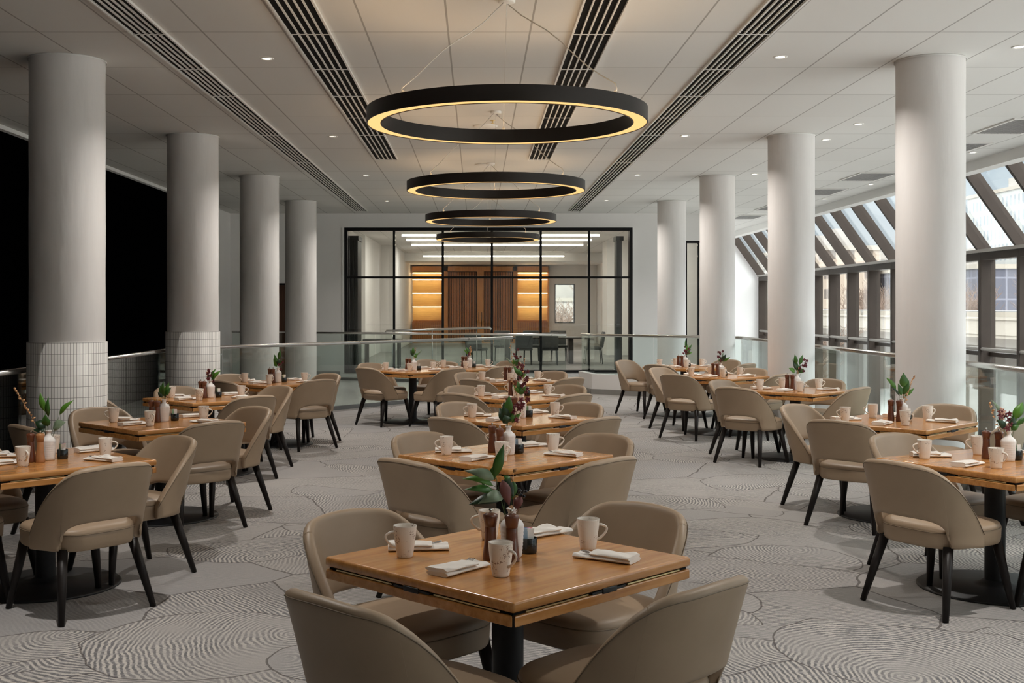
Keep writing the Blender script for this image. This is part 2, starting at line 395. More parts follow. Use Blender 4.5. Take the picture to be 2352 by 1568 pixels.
# end wall with the big window opening, a door and a slim window
WX0, WX1, WZ0, WZ1 = -3.05, 3.59, .074, 3.41
b = MB()
def wall_box(x0, x1, z0, z1): b.box(x0, x1, YB, YB+.22, z0, z1)
DX0, DX1, DZ = -5.12, -4.22, 2.13
wall_box(-5.78, DX0, 0, CEIL); wall_box(DX0, DX1, DZ, CEIL); wall_box(DX1, WX0, 0, CEIL)
wall_box(WX0, WX1, 0, WZ0); wall_box(WX0, WX1, WZ1, CEIL); wall_box(WX1, 4.80, 0, CEIL)
wall_box(4.80, 5.45, 0, .08); wall_box(4.80, 5.45, 3.11, CEIL); wall_box(5.45, 5.64, 0, CEIL)
struct(b.build('wall_back', 'wall_paint'))
b = MB(); b.box(5.53, 5.65, YB+.22, 34.55, -4.5, CEIL); struct(b.build('wall_return', 'wall_paint'))
b = MB(); b.box(-4.2, -3.15, YB-.02, YB, 0, .10); b.box(3.7, 4.78, YB-.02, YB, 0, .10); struct(b.build('baseboard_back', 'curb_grey'))
# door in the end wall
d = struct(empty('door_1', (DX0, YB+.1, 0)))
b = MB(); b.rbox(.04, .86, -.03, .03, .01, 2.09, .004); b.build('door_leaf', 'door_wood', d)
b = MB(); b.box(0, .04, -.12, .12, 0, 2.13); b.box(.86, .90, -.12, .12, 0, 2.13); b.box(.04, .86, -.12, .12, 2.09, 2.13); b.build('door_frame', 'black_frame', d)
b = MB(); b.tube([(.78, -.03, 1.0), (.78, -.09, 1.0), (.66, -.09, 1.0)], .010); b.build('door_handle', 'steel', d)
# big interior window
w = struct(empty('window_1', (WX0, YB, WZ0)))
W, H = WX1-WX0, WZ1-WZ0
b = MB(); f = .07
b.box(0, f, -.03, .20, 0, H); b.box(W-f, W, -.03, .20, 0, H); b.box(f, W-f, -.03, .20, 0, f*.8); b.box(f, W-f, -.03, .20, H-f, H)
b.build('window_frame', 'black_frame', w)
mull = [-1.907, -.783, .351, 1.476, 2.590]
for mx in mull:
    b = MB(); b.box(mx-WX0-.027, mx-WX0+.027, .0, .06, f*.8, H-f); b.build('mullion', 'black_frame', w)
b = MB(); b.box(f, W-f, .003, .057, 2.263-WZ0-.025, 2.263-WZ0+.025); b.build('transom', 'black_frame', w)
xs = [f] + [m-WX0 for m in mull] + [W-f]
for i in range(6):
    for z0, z1 in ((f*.8, 2.263-WZ0), (2.263-WZ0, H-f)):
        b = MB(); b.box(xs[i]+.0275, xs[i+1]-.0275, .024, .036, z0+.0255, z1-.0255); b.build('pane', 'clear_glass', w)
b = MB(); b.box(WX0-.05, WX0-.002, YB-.025, YB, WZ0, WZ1); b.box(WX1+.002, WX1+.04, YB-.025, YB, WZ0, WZ1); b.box(WX0-.05, WX1+.04, YB-.025, YB, WZ1+.002, WZ1+.03)
struct(b.build('trim_4', 'white_trim'))
# slim window beside the far right column
w = struct(empty('window_2', (4.80, YB, .08)))
b = MB(); b.box(0, .05, 0, .2, 0, 3.03); b.box(.60, .65, 0, .2, 0, 3.03); b.box(.05, .60, 0, .2, 0, .05); b.box(.05, .60, 0, .2, 2.98, 3.03); b.build('window_frame', 'black_frame', w)
b = MB(); b.box(.305, .335, .05, .1, .05, 2.98); b.build('mullion', 'black_frame', w)
for x0, x1 in ((.051, .304), (.336, .599)):
    b = MB(); b.box(x0, x1, .07, .08, .051, 2.979); b.build('pane', 'clear_glass', w)

# ------------------------------------------------------------------ columns
def column(x, y, r, tiled, label):
    root = empty('column', (x, y, 0)); tag(root, label, 'column', 'round columns along the hall')
    prof = [(r, 0.0), (r, CEIL-.02)]
    zs = [i*(CEIL-.002)/14 for i in range(15)]
    b = MB(); b.lathe([(r*(1+.004*sin(i*2.1+x)), z) for i, z in enumerate(zs)], 64); b.build('shaft', 'column_paint', root)
    b = MB(); b.lathe([(r+.013, CEIL-.014), (r+.013, CEIL-.001), (r-.01, CEIL-.001)], 64); b.build('ceiling_ring', 'white_trim', root)
    if tiled:
        rt = r+.018; seg = 96; vs = []; fs = []
        me = bpy.data.meshes.new('tile_wrap')
        for z in (0, 1.27):
            for j in range(seg+1): vs.append((rt*cos(2*pi*j/seg), rt*sin(2*pi*j/seg), z))
        for j in range(seg+1): vs.append((r*.98*cos(2*pi*j/seg), r*.98*sin(2*pi*j/seg), 1.27))
        for i in (0, 1):
            for j in range(seg): fs.append((i*(seg+1)+j, i*(seg+1)+j+1, (i+1)*(seg+1)+j+1, (i+1)*(seg+1)+j))
        me.from_pydata(vs, [], fs); uv = me.uv_layers.new(name='UVMap')
        circ = .0262*round(2*pi*rt/.0262)
        for p in me.polygons:
            p.use_smooth = p.index < seg
            for li, vi in zip(p.loop_indices, p.vertices):
                j = vi % (seg+1); z = vs[vi][2]
                uv.data[li].uv = (circ*j/seg, z-.051+(.0 if vi < 2*(seg+1) else .02))
        me.materials.append(MT['finger_tile'])
        o = bpy.data.objects.new('tile_wrap', me); COL.objects.link(o); o.parent = root; o['label'] = 'white stacked finger tiles around the column foot'
    else:
        b = MB(); b.lathe([(r+.012, 0), (r+.012, .09), (r, .095)], 64); b.build('base_trim', 'curb_grey', root)
    return root
CY = [y*K for y in (8.98, 12.95, 16.92, 20.89)]
lab = ['thick plaster column with finger-tile foot behind the front black-wall row table', 'second plaster column from the front on the black-wall side, tiled foot',
       'third column on the black-wall side, plain plaster down to the floor', 'rearmost column on the black-wall side, beside the brown door']
for i in range(4): column(-3.15*K, CY[i], .28*K, i < 2, lab[i])
lab = ['white round column nearest the camera on the window side', 'second white column from the camera on the window side',
       'third white column from the camera on the window side', 'rearmost white column on the window side, by the glazed end wall']
for i in range(4): column(3.49*K, CY[i], .253*K, False, lab[i])

# ------------------------------------------------------------------ ceiling services
def air_strip(x0, x1, y0, y1, label, fins):
    x0, x1, y0, y1 = x0*K, x1*K, y0*K, y1*K
    root = empty('air_diffuser', ((x0+x1)/2, y0, CEIL)); tag(root, label, 'air diffuser', 'long slotted air diffusers in the ceiling')
    hw = (x1-x0)/2; L = y1-y0; e = .016
    b = MB(); b.box(-hw+e, hw-e, .01, L-.01, -.004, -.001); b.build('slot_backing', 'diffuser_slot', root)
    b = MB(); b.box(-hw, -hw+e, 0, L, -.022, -.001); b.box(hw-e, hw, 0, L, -.022, -.001); b.box(-hw+e, hw-e, 0, .012, -.022, -.001); b.box(-hw+e, hw-e, L-.012, L, -.022, -.001)
    b.build('frame', 'diffuser_white', root)
    pitch = (2*hw-2*e)/fins
    for k in range(1, fins):
        xk = -hw+e+pitch*k
        b = MB(); b.box(xk-.0062, xk+.0062, .012, L-.012, -.018, -.005); b.build('louvre', 'diffuser_white', root)
    k0 = math.ceil((y0-9.177+.2)/1.3455)
    while 9.177+1.3455*k0 < y1-.1:
        yk = 9.177+1.3455*k0-y0
        b = MB(); b.box(-hw+e, hw-e, yk-.010, yk+.010, -.0222, -.0181); b.build('cross_bar', 'diffuser_white', root); k0 += 1
air_strip(-1.30, -1.005, 3.0, 14.9, 'inner slotted air diffuser on the black-wall side of the rings', 5)
air_strip(.655, .945, 3.0, 14.9, 'inner slotted air diffuser on the window side of the rings', 5)
air_strip(-2.385, -2.14, 3.0, 22.9, 'outer slotted air diffuser running back nearest the tiled columns', 5)
air_strip(1.79, 2.04, 3.0, 22.9, 'outer slotted air diffuser running back nearest the white columns', 5)
def vent(x, y, label):
    x, y = x*K, y*K; root = empty('ceiling_vent', (x, y, CEIL)); tag(root, label, 'ceiling vent', 'square grille vents over the window strip')
    b = MB(); b.box(-.28, .28, -.55, .55, -.004, -.001); b.build('vent_backing', 'diffuser_slot', root)
    b = MB()
    for x0, x1, y0, y1 in ((-.31, -.28, -.58, .58), (.28, .31, -.58, .58), (-.28, .28, -.58, -.55), (-.28, .28, .55, .58)): b.box(x0, x1, y0, y1, -.018, -.001)
    b.build('vent_frame', 'diffuser_white', root)
    b = MB()
    for k in range(-9, 10): b.box(-.28, .28, k*.058-.012, k*.058+.012, -.014, -.005)
    for k in range(-3, 4): b.box(k*.08-.005, k*.08+.005, -.55, .55, -.0145, -.0046)
    b.build('vent_grille', 'vent_grey', root)
for y, l in ((12.2, 'ceiling grille over the window strip closest to the camera'), (13.9, 'second ceiling grille from the camera over the window strip'), (16.9, 'third ceiling grille from the camera over the window strip'),
             (19.1, 'fourth ceiling grille from the camera over the window strip'), (22.2, 'fifth ceiling grille from the camera over the window strip'), (24.4, 'farthest ceiling grille over the window strip')):
    vent(5.66, y, l)
def downlight(x, y, label):
    x, y = x*K, y*K; root = empty('downlight', (x, y, CEIL)); tag(root, label, 'downlight', 'small recessed downlights')
    b = MB(); b.lathe([(.062, -.001), (.060, -.007), (.044, -.008), (.040, -.003)], 20); b.build('bezel', 'canopy_white', root)
    b = MB(); b.lathe([(.0395, -.0035), (.001, -.0035)], 20); b.build('lens', 'downlight_glow', root)
ordn = ['first', 'second', 'third', 'fourth', 'fifth']
for i, y in enumerate((8.9, 12.95, 16.8, 20.8)): downlight(-1.60, y, f'{ordn[i]} recessed downlight from the camera between the two black-wall side diffusers')
for i, y in enumerate((8.84, 12.9, 16.7, 20.7)): downlight(2.30, y, f'{ordn[i]} recessed downlight from the camera just outside the window-side outer diffuser')
for i, y in enumerate((8.5, 12.07, 13.2, 16.6)): downlight(3.95, y, f'{ordn[i]} recessed downlight from the camera in the line behind the white columns')
for i, y in enumerate((10.5, 14.3, 15.9, 18.0, 20.4)): downlight(6.08, y, f'{ordn[i]} recessed downlight from the camera along the sloped glazing')
def disc(x, y, r, label, name, cat):
    x, y, r = x*K, y*K, r*K
    b = MB(); b.lathe([(r, -.001), (r, -.010), (r-.012, -.017), (.001, -.018)], 32)
    tag(b.build(name, 'canopy_white', loc=(x, y, CEIL)), label, cat)
disc(.09, 12.2, .127, 'round white ceiling speaker seen through the nearest ring lamp', 'ceiling_speaker', 'speaker')
disc(.10, 15.5, .127, 'round white ceiling speaker above the second ring lamp', 'ceiling_speaker', 'speaker')
root = empty('sprinkler', (.184, 13.5, CEIL)); tag(root, 'tiny brass sprinkler head hanging from the ceiling inside the nearest ring', 'sprinkler')
b = MB(); b.lathe([(.03, -.001), (.03, -.006), (.008, -.008), (.007, -.035)], 12); b.build('stem', 'brass', root)
b = MB(); b.lathe([(.001, -.035), (.022, -.036), (.022, -.039), (.001, -.040)], 12); b.build('deflector', 'brass', root)

# ------------------------------------------------------------------ ring lamps
def ring_lamp(x, y, label):
    x, y = x*K, y*K; root = empty('ring_chandelier', (x, y, zz(2.745))); tag(root, label, 'chandelier', 'ring lamps hanging in a row')
    ro, ri, h, t = .862*K, .770*K, .09*K, .008
    b = MB()
    b.lathe([(ro-t, 0.004), (ro-t, 0), (ro, 0), (ro, h), (ri, h), (ri, 0), (ri+t, 0), (ri+t, .004)], 128, smooth=True)
    o = b.build('ring', 'ring_metal', root)
    for p in o.data.polygons: p.use_smooth = True
    m = o.modifiers.new('e', 'EDGE_SPLIT'); m.split_angle = R(30); bake(o)
    b = MB(); b.lathe([(ro-t-.0005, .004), (ri+t+.0005, .004)], 128); b.build('light_diffuser', 'ring_glow', root)
    b = MB(); b.lathe([(ro-.012, h+.0005), (ri+.012, h+.0005)], 96); b.build('upper_diffuser', 'ring_up_glow', root)
    ch = CEIL-zz(2.745)
    b = MB(); b.lathe([(.06, ch-.001), (.06, ch-.022), (.05, ch-.026), (.001, ch-.026)], 24); b.build('canopy', 'canopy_white', root)
    rm = (ro+ri)/2
    for a in (222, 318, 90):
        ax, ay = rm*cos(R(a)), rm*sin(R(a))
        pts = []
        for k in range(9):
            s_ = k/8; wob = .018*sin(s_*pi*3+a)*(1 if a != 90 else .0)
            pts.append((.012*cos(R(a))*(1-s_)+ax*s_, .012*sin(R(a))*(1-s_)+ay*s_+wob*.3, (ch-.026)*(1-s_)+(h+.06)*s_ + wob))
        pts += [(ax*1.012, ay*1.012, h+.035), (ax, ay, h)]
        b = MB(); b.tube(pts, .0042 if a != 90 else .002, 6); b.build('suspension_cable', 'wire', root)
        b = MB(); b.lathe([(.012, h), (.012, h+.02), (.004, h+.03)], 10, c=(ax, ay)); b.build('cable_gripper', 'wire', root)
emit('ring_up_glow', (1.0, .68, .38), 3.8)
for i, (y, l) in enumerate(((7.20, 'largest-looking black ring lamp with warm underside, nearest the camera'), (11.3, 'second black ring lamp from the camera, warm glowing underside'),
                            (15.35, 'third black ring lamp from the camera, warm glowing underside'), (19.5, 'farthest black ring lamp, in front of the glazed end wall'))):
    ring_lamp(.185, y, l)

# ------------------------------------------------------------------ glass railings
def railing(pts, zr, label, panel=1.35, base_z=0, curb=False, rad=.026, ends=(0, 0), base=True):
    """glass balustrade along a polyline: panels, tubular top rail, base shoe"""
    root = empty('glass_railing', (pts[0][0], pts[0][1], base_z)); tag(root, label, 'glass railing', 'glass railings around the hall')
    o0 = Vector((pts[0][0], pts[0][1], base_z))
    P = [Vector((*p, 0)) - Vector((o0.x, o0.y, 0)) for p in pts]
    zt = zr-base_z
    b = MB(); b.tube([(p.x, p.y, zt) for p in P], rad, 14); b.build('top_rail', 'steel', root)
    for a, c in zip(P, P[1:]):
        d = (c-a); L = d.length; d.normalize(); n = max(1, round(L/panel)); ang = atan2(d.y, d.x)
        for k in range(n):
            s0, s1 = L*k/n+.008, L*(k+1)/n-.008
            M = Matrix.Translation(a) @ Matrix.Rotation(ang, 4, 'Z')
            b = MB(); b.box(s0, s1, -.006, .006, .361 if curb else .035, zt-rad*.6, M=M); b.build('glass_panel', 'rail_glass', root)
        if base and not curb:
            M = Matrix.Translation(a) @ Matrix.Rotation(ang, 4, 'Z')
            b = MB(); b.box(0, L, -.03, -.0065, 0, .06, M=M); b.box(0, L, .0065, .03, 0, .06, M=M); b.box(0, L, -.0064, .0064, 0, .03, M=M); b.build('base_shoe', 'steel_dark', root)
        if curb:
            M = Matrix.Translation(a) @ Matrix.Rotation(ang, 4, 'Z')
            b = MB(); b.box(-.02, L+.02, -.06, .06, 0, .36, M=M); b.build('parapet', 'wall_paint', root)
            b = MB(); b.box(-.02, L+.02, -.10, -.0605, 0, .09, M=M); b.build('skirting', 'curb_grey', root)
        # rail joint sleeves
        k = 1
        while k*2.7 < L-.3:
            p = a + d*(k*2.7)
            b = MB(); b.tube([(p - d*.014) + Vector((0,0,zt)), (p + d*.014) + Vector((0,0,zt))], rad+.003, 14); b.build('rail_sleeve', 'steel', root); k += 1
    return root
railing([(-3.98, -2.4), (-3.98, 15.85), (-3.53, 16.2), (.64, 21.36)], 1.02, 'glass railing with tubular steel rail along the black wall and diagonally across the stair landing')
railing([(-5.55, 26.5), (-3.5, 25.5), (1.80, 23.4)], 1.02, 'glass railing with thin dark rail at the far side of the stair landing', rad=.024)
railing([(2.0, 22.2), (2.15, 21.3), (4.1, 19.9), (4.42, 19.5), (4.42, -2.4)], 1.065, 'glass railing with pale steel rail on a low white parapet behind the white columns', curb=True)
root = empty('stair_handrail', (-1.95, 24.9, 0)); tag(root, 'slanting steel stair handrail low across the glazed end wall', 'handrail')
b = MB(); b.tube([(0, 0, 1.02), (.02, 0, 1.07), (2.22, -.02, 1.14), (2.26, -.02, 1.10)], .024, 12); b.build('rail', 'steel', root)
for k in (.15, 1.0, 1.95):
    b = MB(); b.tube([(k, 0, 1.07+.032*k-.01), (k, 0, .02)], .012, 8); b.build('post', 'steel', root)

# ------------------------------------------------------------------ sloped window wall on the right
XK, ZK, XE = 8.33, zz(2.394), 7.41      # knee of the glazing, and its head under the ceiling
w = struct(empty('window_3', (0, 0, 0)))
ybays = [34.43-1.374*k for k in range(27)]
dirv = Vector((XK-XE, 0, ZK-CEIL)).normalized(); nrm = Vector((dirv.z, 0, -dirv.x))
if nrm.x < 0: nrm = -nrm             # outward
for y in ybays:
    b = MB(); b.box(XK, XK+.24, y-.04, y+.04, -4.5, ZK+.06); b.box(XK-.012, XK, y-.035, y+.035, -4.5, ZK); b.build('mullion', 'bronze_frame', w)
    b = MB(); vs = []
    for t_ in (0, (Vector((XK, 0, ZK))-Vector((XE, 0, CEIL))).length+.05):
        p = Vector((XE, y, CEIL)) + dirv*t_
        for dn, dy in ((0, -.038), (0, .038), (.20, .038), (.20, -.038)): vs.append(p + nrm*dn + Vector((0, dy, 0)))
    b.add(vs, [(0,1,2,3), (4,7,6,5), (0,4,5,1), (1,5,6,2), (2,6,7,3), (3,7,4,0)], 0, False); b.build('rafter', 'bronze_frame', w)
y0, y1 = ybays[-1], ybays[0]
b = MB(); b.box(XK-.01, XK+.22, y0, y1, ZK-.10, ZK+.02); b.build('knee_beam', 'bronze_frame', w)
b = MB(); b.box(XK-.06, XK+.05, y0, y1, ZK+.021, ZK+.075); b.build('knee_sill', 'bronze_light', w)
b = MB(); b.tube([(XK+.02, y0, .885), (XK+.02, y1, .885)], .028, 10); b.build('guard_tube', 'bronze_light', w)
for z in (.80, -1.2, -3.2):
    b = MB(); b.box(XK+.13, XK+.20, y0, y1, z-.035, z+.035); b.build('transom', 'bronze_frame', w)
for ya, yb in zip(ybays[1:], ybays):
    b = MB(); b.box(XK+.158, XK+.170, ya+.041, yb-.041, -4.49, ZK-.101); b.build('pane', 'window_glass', w)
    b = MB(); vs = []
    for t_ in (.02, (Vector((XK, 0, ZK))-Vector((XE, 0, CEIL))).length-.02):
        for dn in (.13, .14):
            for y in (ya+.041, yb-.041):
                p = Vector((XE, 0, CEIL)) + dirv*t_ + nrm*dn; vs.append((p.x, y, p.z))
    b.add(vs, [(0,1,3,2), (4,6,7,5), (0,4,5,1), (2,3,7,6), (0,2,6,4), (1,5,7,3)], 0, False); b.build('roof_pane', 'window_glass', w)
# white end wall of the window strip
b = MB(); b.box(5.53, XE, 34.55, 34.75, -4.5, CEIL); b.add([(XE, 34.55, -4.5), (XK+.25, 34.55, -4.5), (XK+.25, 34.55, ZK), (XE, 34.55, CEIL), (XE, 34.75, -4.5), (XK+.25, 34.75, -4.5), (XK+.25, 34.75, ZK), (XE, 34.75, CEIL)],
      [(0,1,2,3), (7,6,5,4), (2,6,7,3), (1,5,6,2)], 0, False)
struct(b.build('wall_far', 'wall_paint'))

# ------------------------------------------------------------------ the private dining room behind the glass
RY0, RY1 = YB+.22, 51.75; PC = zz(3.56)
poly_slab('floor_private', [(-4.9, RY0-.22), (5.52, RY0-.22), (5.52, RY1), (-4.9, RY1)], -.2, -.001, 'carpet')
b = MB(); b.box(-4.9, 5.52, RY0-.22, RY1, PC, PC+.2); struct(b.build('ceiling_private', 'ceiling_tile'))
b = MB(); b.box(-4.9, 5.52, 47.4, RY1, zz(3.27), PC); struct(b.build('ceiling_soffit', 'wall_paint'))
b = MB(); b.box(-3.85, -3.62, RY0, 35.6, 0, PC); b.box(-3.85, -3.40, 35.6, 41.4, 0, PC); b.box(-3.85, -2.93, 41.4, RY1, 0, PC); struct(b.build('wall_private_left', 'wall_paint'))
b = MB(); b.box(5.31, 5.52, RY0, RY1, 0, PC); b.box(4.30, 5.31, 38.5, 39.9, 0, PC); b.box(4.83, 5.31, 32.8, 34.0, 0, PC); struct(b.build('wall_private_right', 'wall_paint'))
b = MB(); b.box(4.28, 5.31, 38.47, 38.5, 0, .16); struct(b.build('baseboard_pier', 'white_trim'))
b = MB()
for x0, x1, z0, z1 in ((-3.85, 3.46, 0, PC), (3.46, 4.34, 0, .88), (3.46, 4.34, 2.61, PC), (4.34, 5.52, 0, PC)): b.box(x0, x1, RY1, RY1+.2, z0, z1)
struct(b.build('wall_private_back', 'wall_paint'))
w = struct(empty('window_4', (3.46, RY1, .88)))
b = MB(); b.box(0, .035, 0, .15, 0, 1.73); b.box(.845, .88, 0, .15, 0, 1.73); b.box(.035, .845, 0, .15, 0, .035); b.box(.035, .845, 0, .15, 1.695, 1.73); b.build('window_frame', 'black_frame', w)
b = MB(); b.box(.036, .844, .07, .08, .036, 1.694); b.build('pane', 'window_glass', w)
# dark steel door stack against the room's left side
root = empty('sliding_door', (-3.03, 27.35, 0)); tag(root, 'dark framed folding door stacked behind the left end of the glazed wall', 'door')
for k in range(3):
    b = MB(); b.rbox(.0+k*.085, .07+k*.085, 0, .9, .09, 3.15, .006); b.build('door_panel', 'black_frame', root)
b = MB(); b.box(-.02, .26, -.02, .95, 3.15, 3.25); b.build('head_track', 'black_frame', root)
b = MB(); b.box(-.02, .26, -.02, .95, 0, .089); b.build('plinth', 'wall_paint', root)
root = empty('sliding_door', (3.46, 27.5, 0)); tag(root, 'dark framed glass door leaf standing behind the right end of the glazed wall', 'door')
b = MB(); b.rbox(-.16, -.04, 0, .5, .09, 3.15, .006); b.build('door_panel', 'black_frame', root)
b = MB(); b.box(-.18, .0, -.02, .55, 3.15, 3.25); b.build('head_track', 'black_frame', root)
b = MB(); b.box(-.18, .0, -.02, .55, 0, .089); b.build('plinth', 'wall_paint', root)
# cabinet wall
CX0, CX1, CZ = -2.84, 3.19, 3.38
cab = empty('display_cabinet', (CX0, RY1-.455, 0)); tag(cab, 'honey wood cabinet wall with slatted doors and lit amber shelves', 'cabinet')
CW = CX1-CX0
b = MB(); b.box(0, CW, .40, .449, 0, CZ); b.box(1.36, 1.57, 0, .40, 0, CZ); b.box(4.44, 4.63, 0, .40, 0, CZ); b.box(CW-.06, CW, 0, .40, 0, CZ)
b.box(0, CW, 0, .40, 3.16, CZ); b.box(1.57, 4.44, .05, .40, 0, .06); b.box(2.85, 3.15, .0, .40, 0, 3.16); b.build('carcass', 'cabinet_wood', cab)
for x0, x1, xs_ in ((1.58, 2.84, 2.36), (3.16, 4.43, 2.86)):
    dr = MB(); dr.box(x0, x1, .10, .14, .07, 3.15); d = dr.build('door', 'slat_gap', cab)
    b = MB(); n = 17
    for k in range(n):
        xa = x0+.02+(x1-x0-.04)*k/n; b.box(xa, xa+(x1-x0-.04)/n*.62, .055, .099, .09, 3.13)
    b.build('slats', 'slat_wood', d)
for xs_ in (2.94, 3.06):
    b = MB(); b.tube([(xs_, -.001, .75), (xs_, -.035, .75), (xs_, -.035, 1.35), (xs_, -.001, 1.35)], .014, 6); b.build('pull_handle', 'black_metal', cab)
for x0, x1 in ((.0, 1.355), (4.635, CW-.065)):
    b = MB(); b.box(x0, x1, .36, .395, 1.0, 3.15); b.build('shelf_backing', 'shelf_wood', cab)
    for z in (1.62, 2.21, 2.80, 3.10):
        sh = MB(); sh.box(x0, x1, .06, .355, z, z+.035); o = sh.build('shelf', 'shelf_wood', cab)
        b = MB(); b.box(x0+.02, x1-.02, .05, .10, z-.03, z-.002); b.build('shelf_light', 'shelf_glow', o)
    b = MB(); b.box(x0, x1, .03, .355, 0, .95); o = b.build('lower_cupboard', 'cabinet_wood', cab)
    b = MB(); n = 16
    for k in range(n):
        xa = x0+.02+(x1-x0-.04)*k/n; b.box(xa, xa+(x1-x0-.04)/n*.55, .0, .029, .05, .92)
    b.build('slats', 'slat_wood', o)
for y, l in ((29.1, 'foremost glowing light bar on the ceiling beyond the glass'), (31.1, 'second glowing light bar on the ceiling beyond the glass'), (33.6, 'third glowing light bar on the ceiling beyond the glass'), (40.9, 'light bar under the soffit above the cabinet wall')):
    root = empty('ceiling_light_bar', (.68, y*K, zz(3.44))); tag(root, l, 'light bar', 'linear lamps in the private room')  # bar mounted on the ceiling by its housing, not hung
    b = MB(); b.box(-2.82, 2.82, -.04, .04, 0.0, PC-.001-zz(3.44)); b.build('housing', 'canopy_white', root)
    b = MB(); b.box(-2.81, 2.81, -.045, .045, -.05, -.001); b.build('light_diffuser', 'bar_glow', root)
# ------------------------------------------------------------------ dining chair
def plan_curve(a, b, fwd, n=2.7, m=48):
    """half-open plan of the seat's rear: from the left wing round the back to the right wing, resampled by length"""
    raw = []
    for k in range(m*4+1):
        ph = pi*k/(m*4)
        c, s_ = cos(ph), sin(ph)
        q = (-a*math.copysign(abs(c)**(2/n), c), -b*abs(s_)**(2/n))
        if q[1] <= fwd: raw.append(q)
    L = [0]
    for p, q in zip(raw, raw[1:]): L.append(L[-1]+math.hypot(q[0]-p[0], q[1]-p[1]))
    return raw, L
RAW, LEN = plan_curve(.252, .250, -.012)
def plan_at(u):
    s_ = (u+1)/2*LEN[-1]
    import bisect
    i = min(max(bisect.bisect_right(LEN, s_)-1, 0), len(RAW)-2)
    t_ = (s_-LEN[i])/max(LEN[i+1]-LEN[i], 1e-9)
    return RAW[i][0]+(RAW[i+1][0]-RAW[i][0])*t_, RAW[i][1]+(RAW[i+1][1]-RAW[i][1])*t_
BT, BB = .782, .350        # top and bottom of the shell
def shell_pt(u, z, off=0.0):
    x, y = plan_at(u); x1, y1 = plan_at(min(1, u+.02)); x0, y0 = plan_at(max(-1, u-.02))
    tx, ty = x1-x0, y1-y0; l = math.hypot(tx, ty); nx, ny = ty/l, -tx/l       # outward
    t_ = max(0, (z-.40)/.39)
    X, Y = x*(1+.075*t_), y - .085*t_ - .018*t_*t_
    return Vector((X+nx*off, Y+ny*off, z))
def z_top(u):
    q = abs(u)
    if q < .34: return BT + .010*(1-(q/.34)**2)
    g = ((q-.34)/.66)
    return BT - (BT-.43)*(g**2.05)
U1 = .555
def z_bot(u):
    q = abs(u)/U1
    return BB if q >= 1 else BB + (.498-BB)*(1-q**5)**(1/3.2)
def make_back():
    us = []
    n1 = 13
    for k in range(n1+1): us.append(-1 + (1-U1)*k/n1)                   # left wing
    # finer spacing by the sides of the opening so that its corners stay round
    qs = [.9999, .997, .985, .96, .92, .86, .78, .66, .5, .33, .16]
    us += [-U1*q for q in qs] + [0] + [U1*q for q in reversed(qs)]
    for k in range(n1+1): us.append(U1 + (1-U1)*k/n1)
    rows = 10; b = MB(); vs = []; th = .020
    for u in us:
        zb, zt = z_bot(u), z_top(u)
        for r_ in range(rows+1): vs.append(shell_pt(u, zb+(zt-zb)*r_/rows))
    n = len(us); R1 = rows+1; fs = [(i*R1+r_, (i+1)*R1+r_, (i+1)*R1+r_+1, i*R1+r_+1) for i in range(n-1) for r_ in range(rows)]
    b.add(vs, fs, 0, True)
    o = b.build('backrest', ['leather', 'leather_seam'], recalc=False)
    m = o.modifiers.new('s', 'SOLIDIFY'); m.thickness = .042; m.offset = 1; m.use_even_offset = False
    m = o.modifiers.new('b', 'SUBSURF'); m.levels = 1; m.render_levels = 1
    bake(o)
    return o
def outline_ring(sx, sy, z, n=56, shift=0):
    pts = []
    for k in range(n):
        a = 2*pi*k/n; c, s_ = cos(a), sin(a)
        e = 2/3.6
        x = .252*math.copysign(abs(c)**e, c); y = .262*math.copysign(abs(s_)**e, s_)
        if y < 0: x *= 1 - .06*(-y/.262)
        pts.append((x*sx, y*sy+.012+shift, z))
    return pts
def make_seat():
    b = MB(); rings = []
    for sc, z in ((.90, .340), (.955, .342), (.975, .350), (.985, .372), (.99, .402), (.992, .420), (.985, .4235), (.988, .427), (.975, .440), (.94, .450), (.86, .457), (.65, .464), (.35, .468), (.1, .469)):
        rings.append(outline_ring(sc, sc, z))
    n = len(rings[0]); vs = [p for r_ in rings for p in r_]
    fs = [(i*n+j, i*n+(j+1) % n, (i+1)*n+(j+1) % n, (i+1)*n+j) for i in range(len(rings)-1) for j in range(n)]
    b.add(vs, fs, 0, True); b.add(rings[-1], [tuple(range(n))], 0, True); b.add(rings[0], [tuple(reversed(range(n)))], 0, False)
    return b.build('seat', ['leather', 'leather_seam'])
def add_piping(o, paths, r=.0022):
    me = o.data; bm = bmesh.new(); bm.from_mesh(me)
    b = MB()
    for p in paths: b.tube(p, r, 5, 0)
    tmp = b.mesh('tmp', 'leather_seam')
    tmp.materials.clear(); tmp.materials.append(MT['leather']); tmp.materials.append(MT['leather_seam'])
    for p in tmp.polygons: p.material_index = 1
    bm.from_mesh(tmp); bm.to_mesh(me); bm.free(); bpy.data.meshes.remove(tmp)
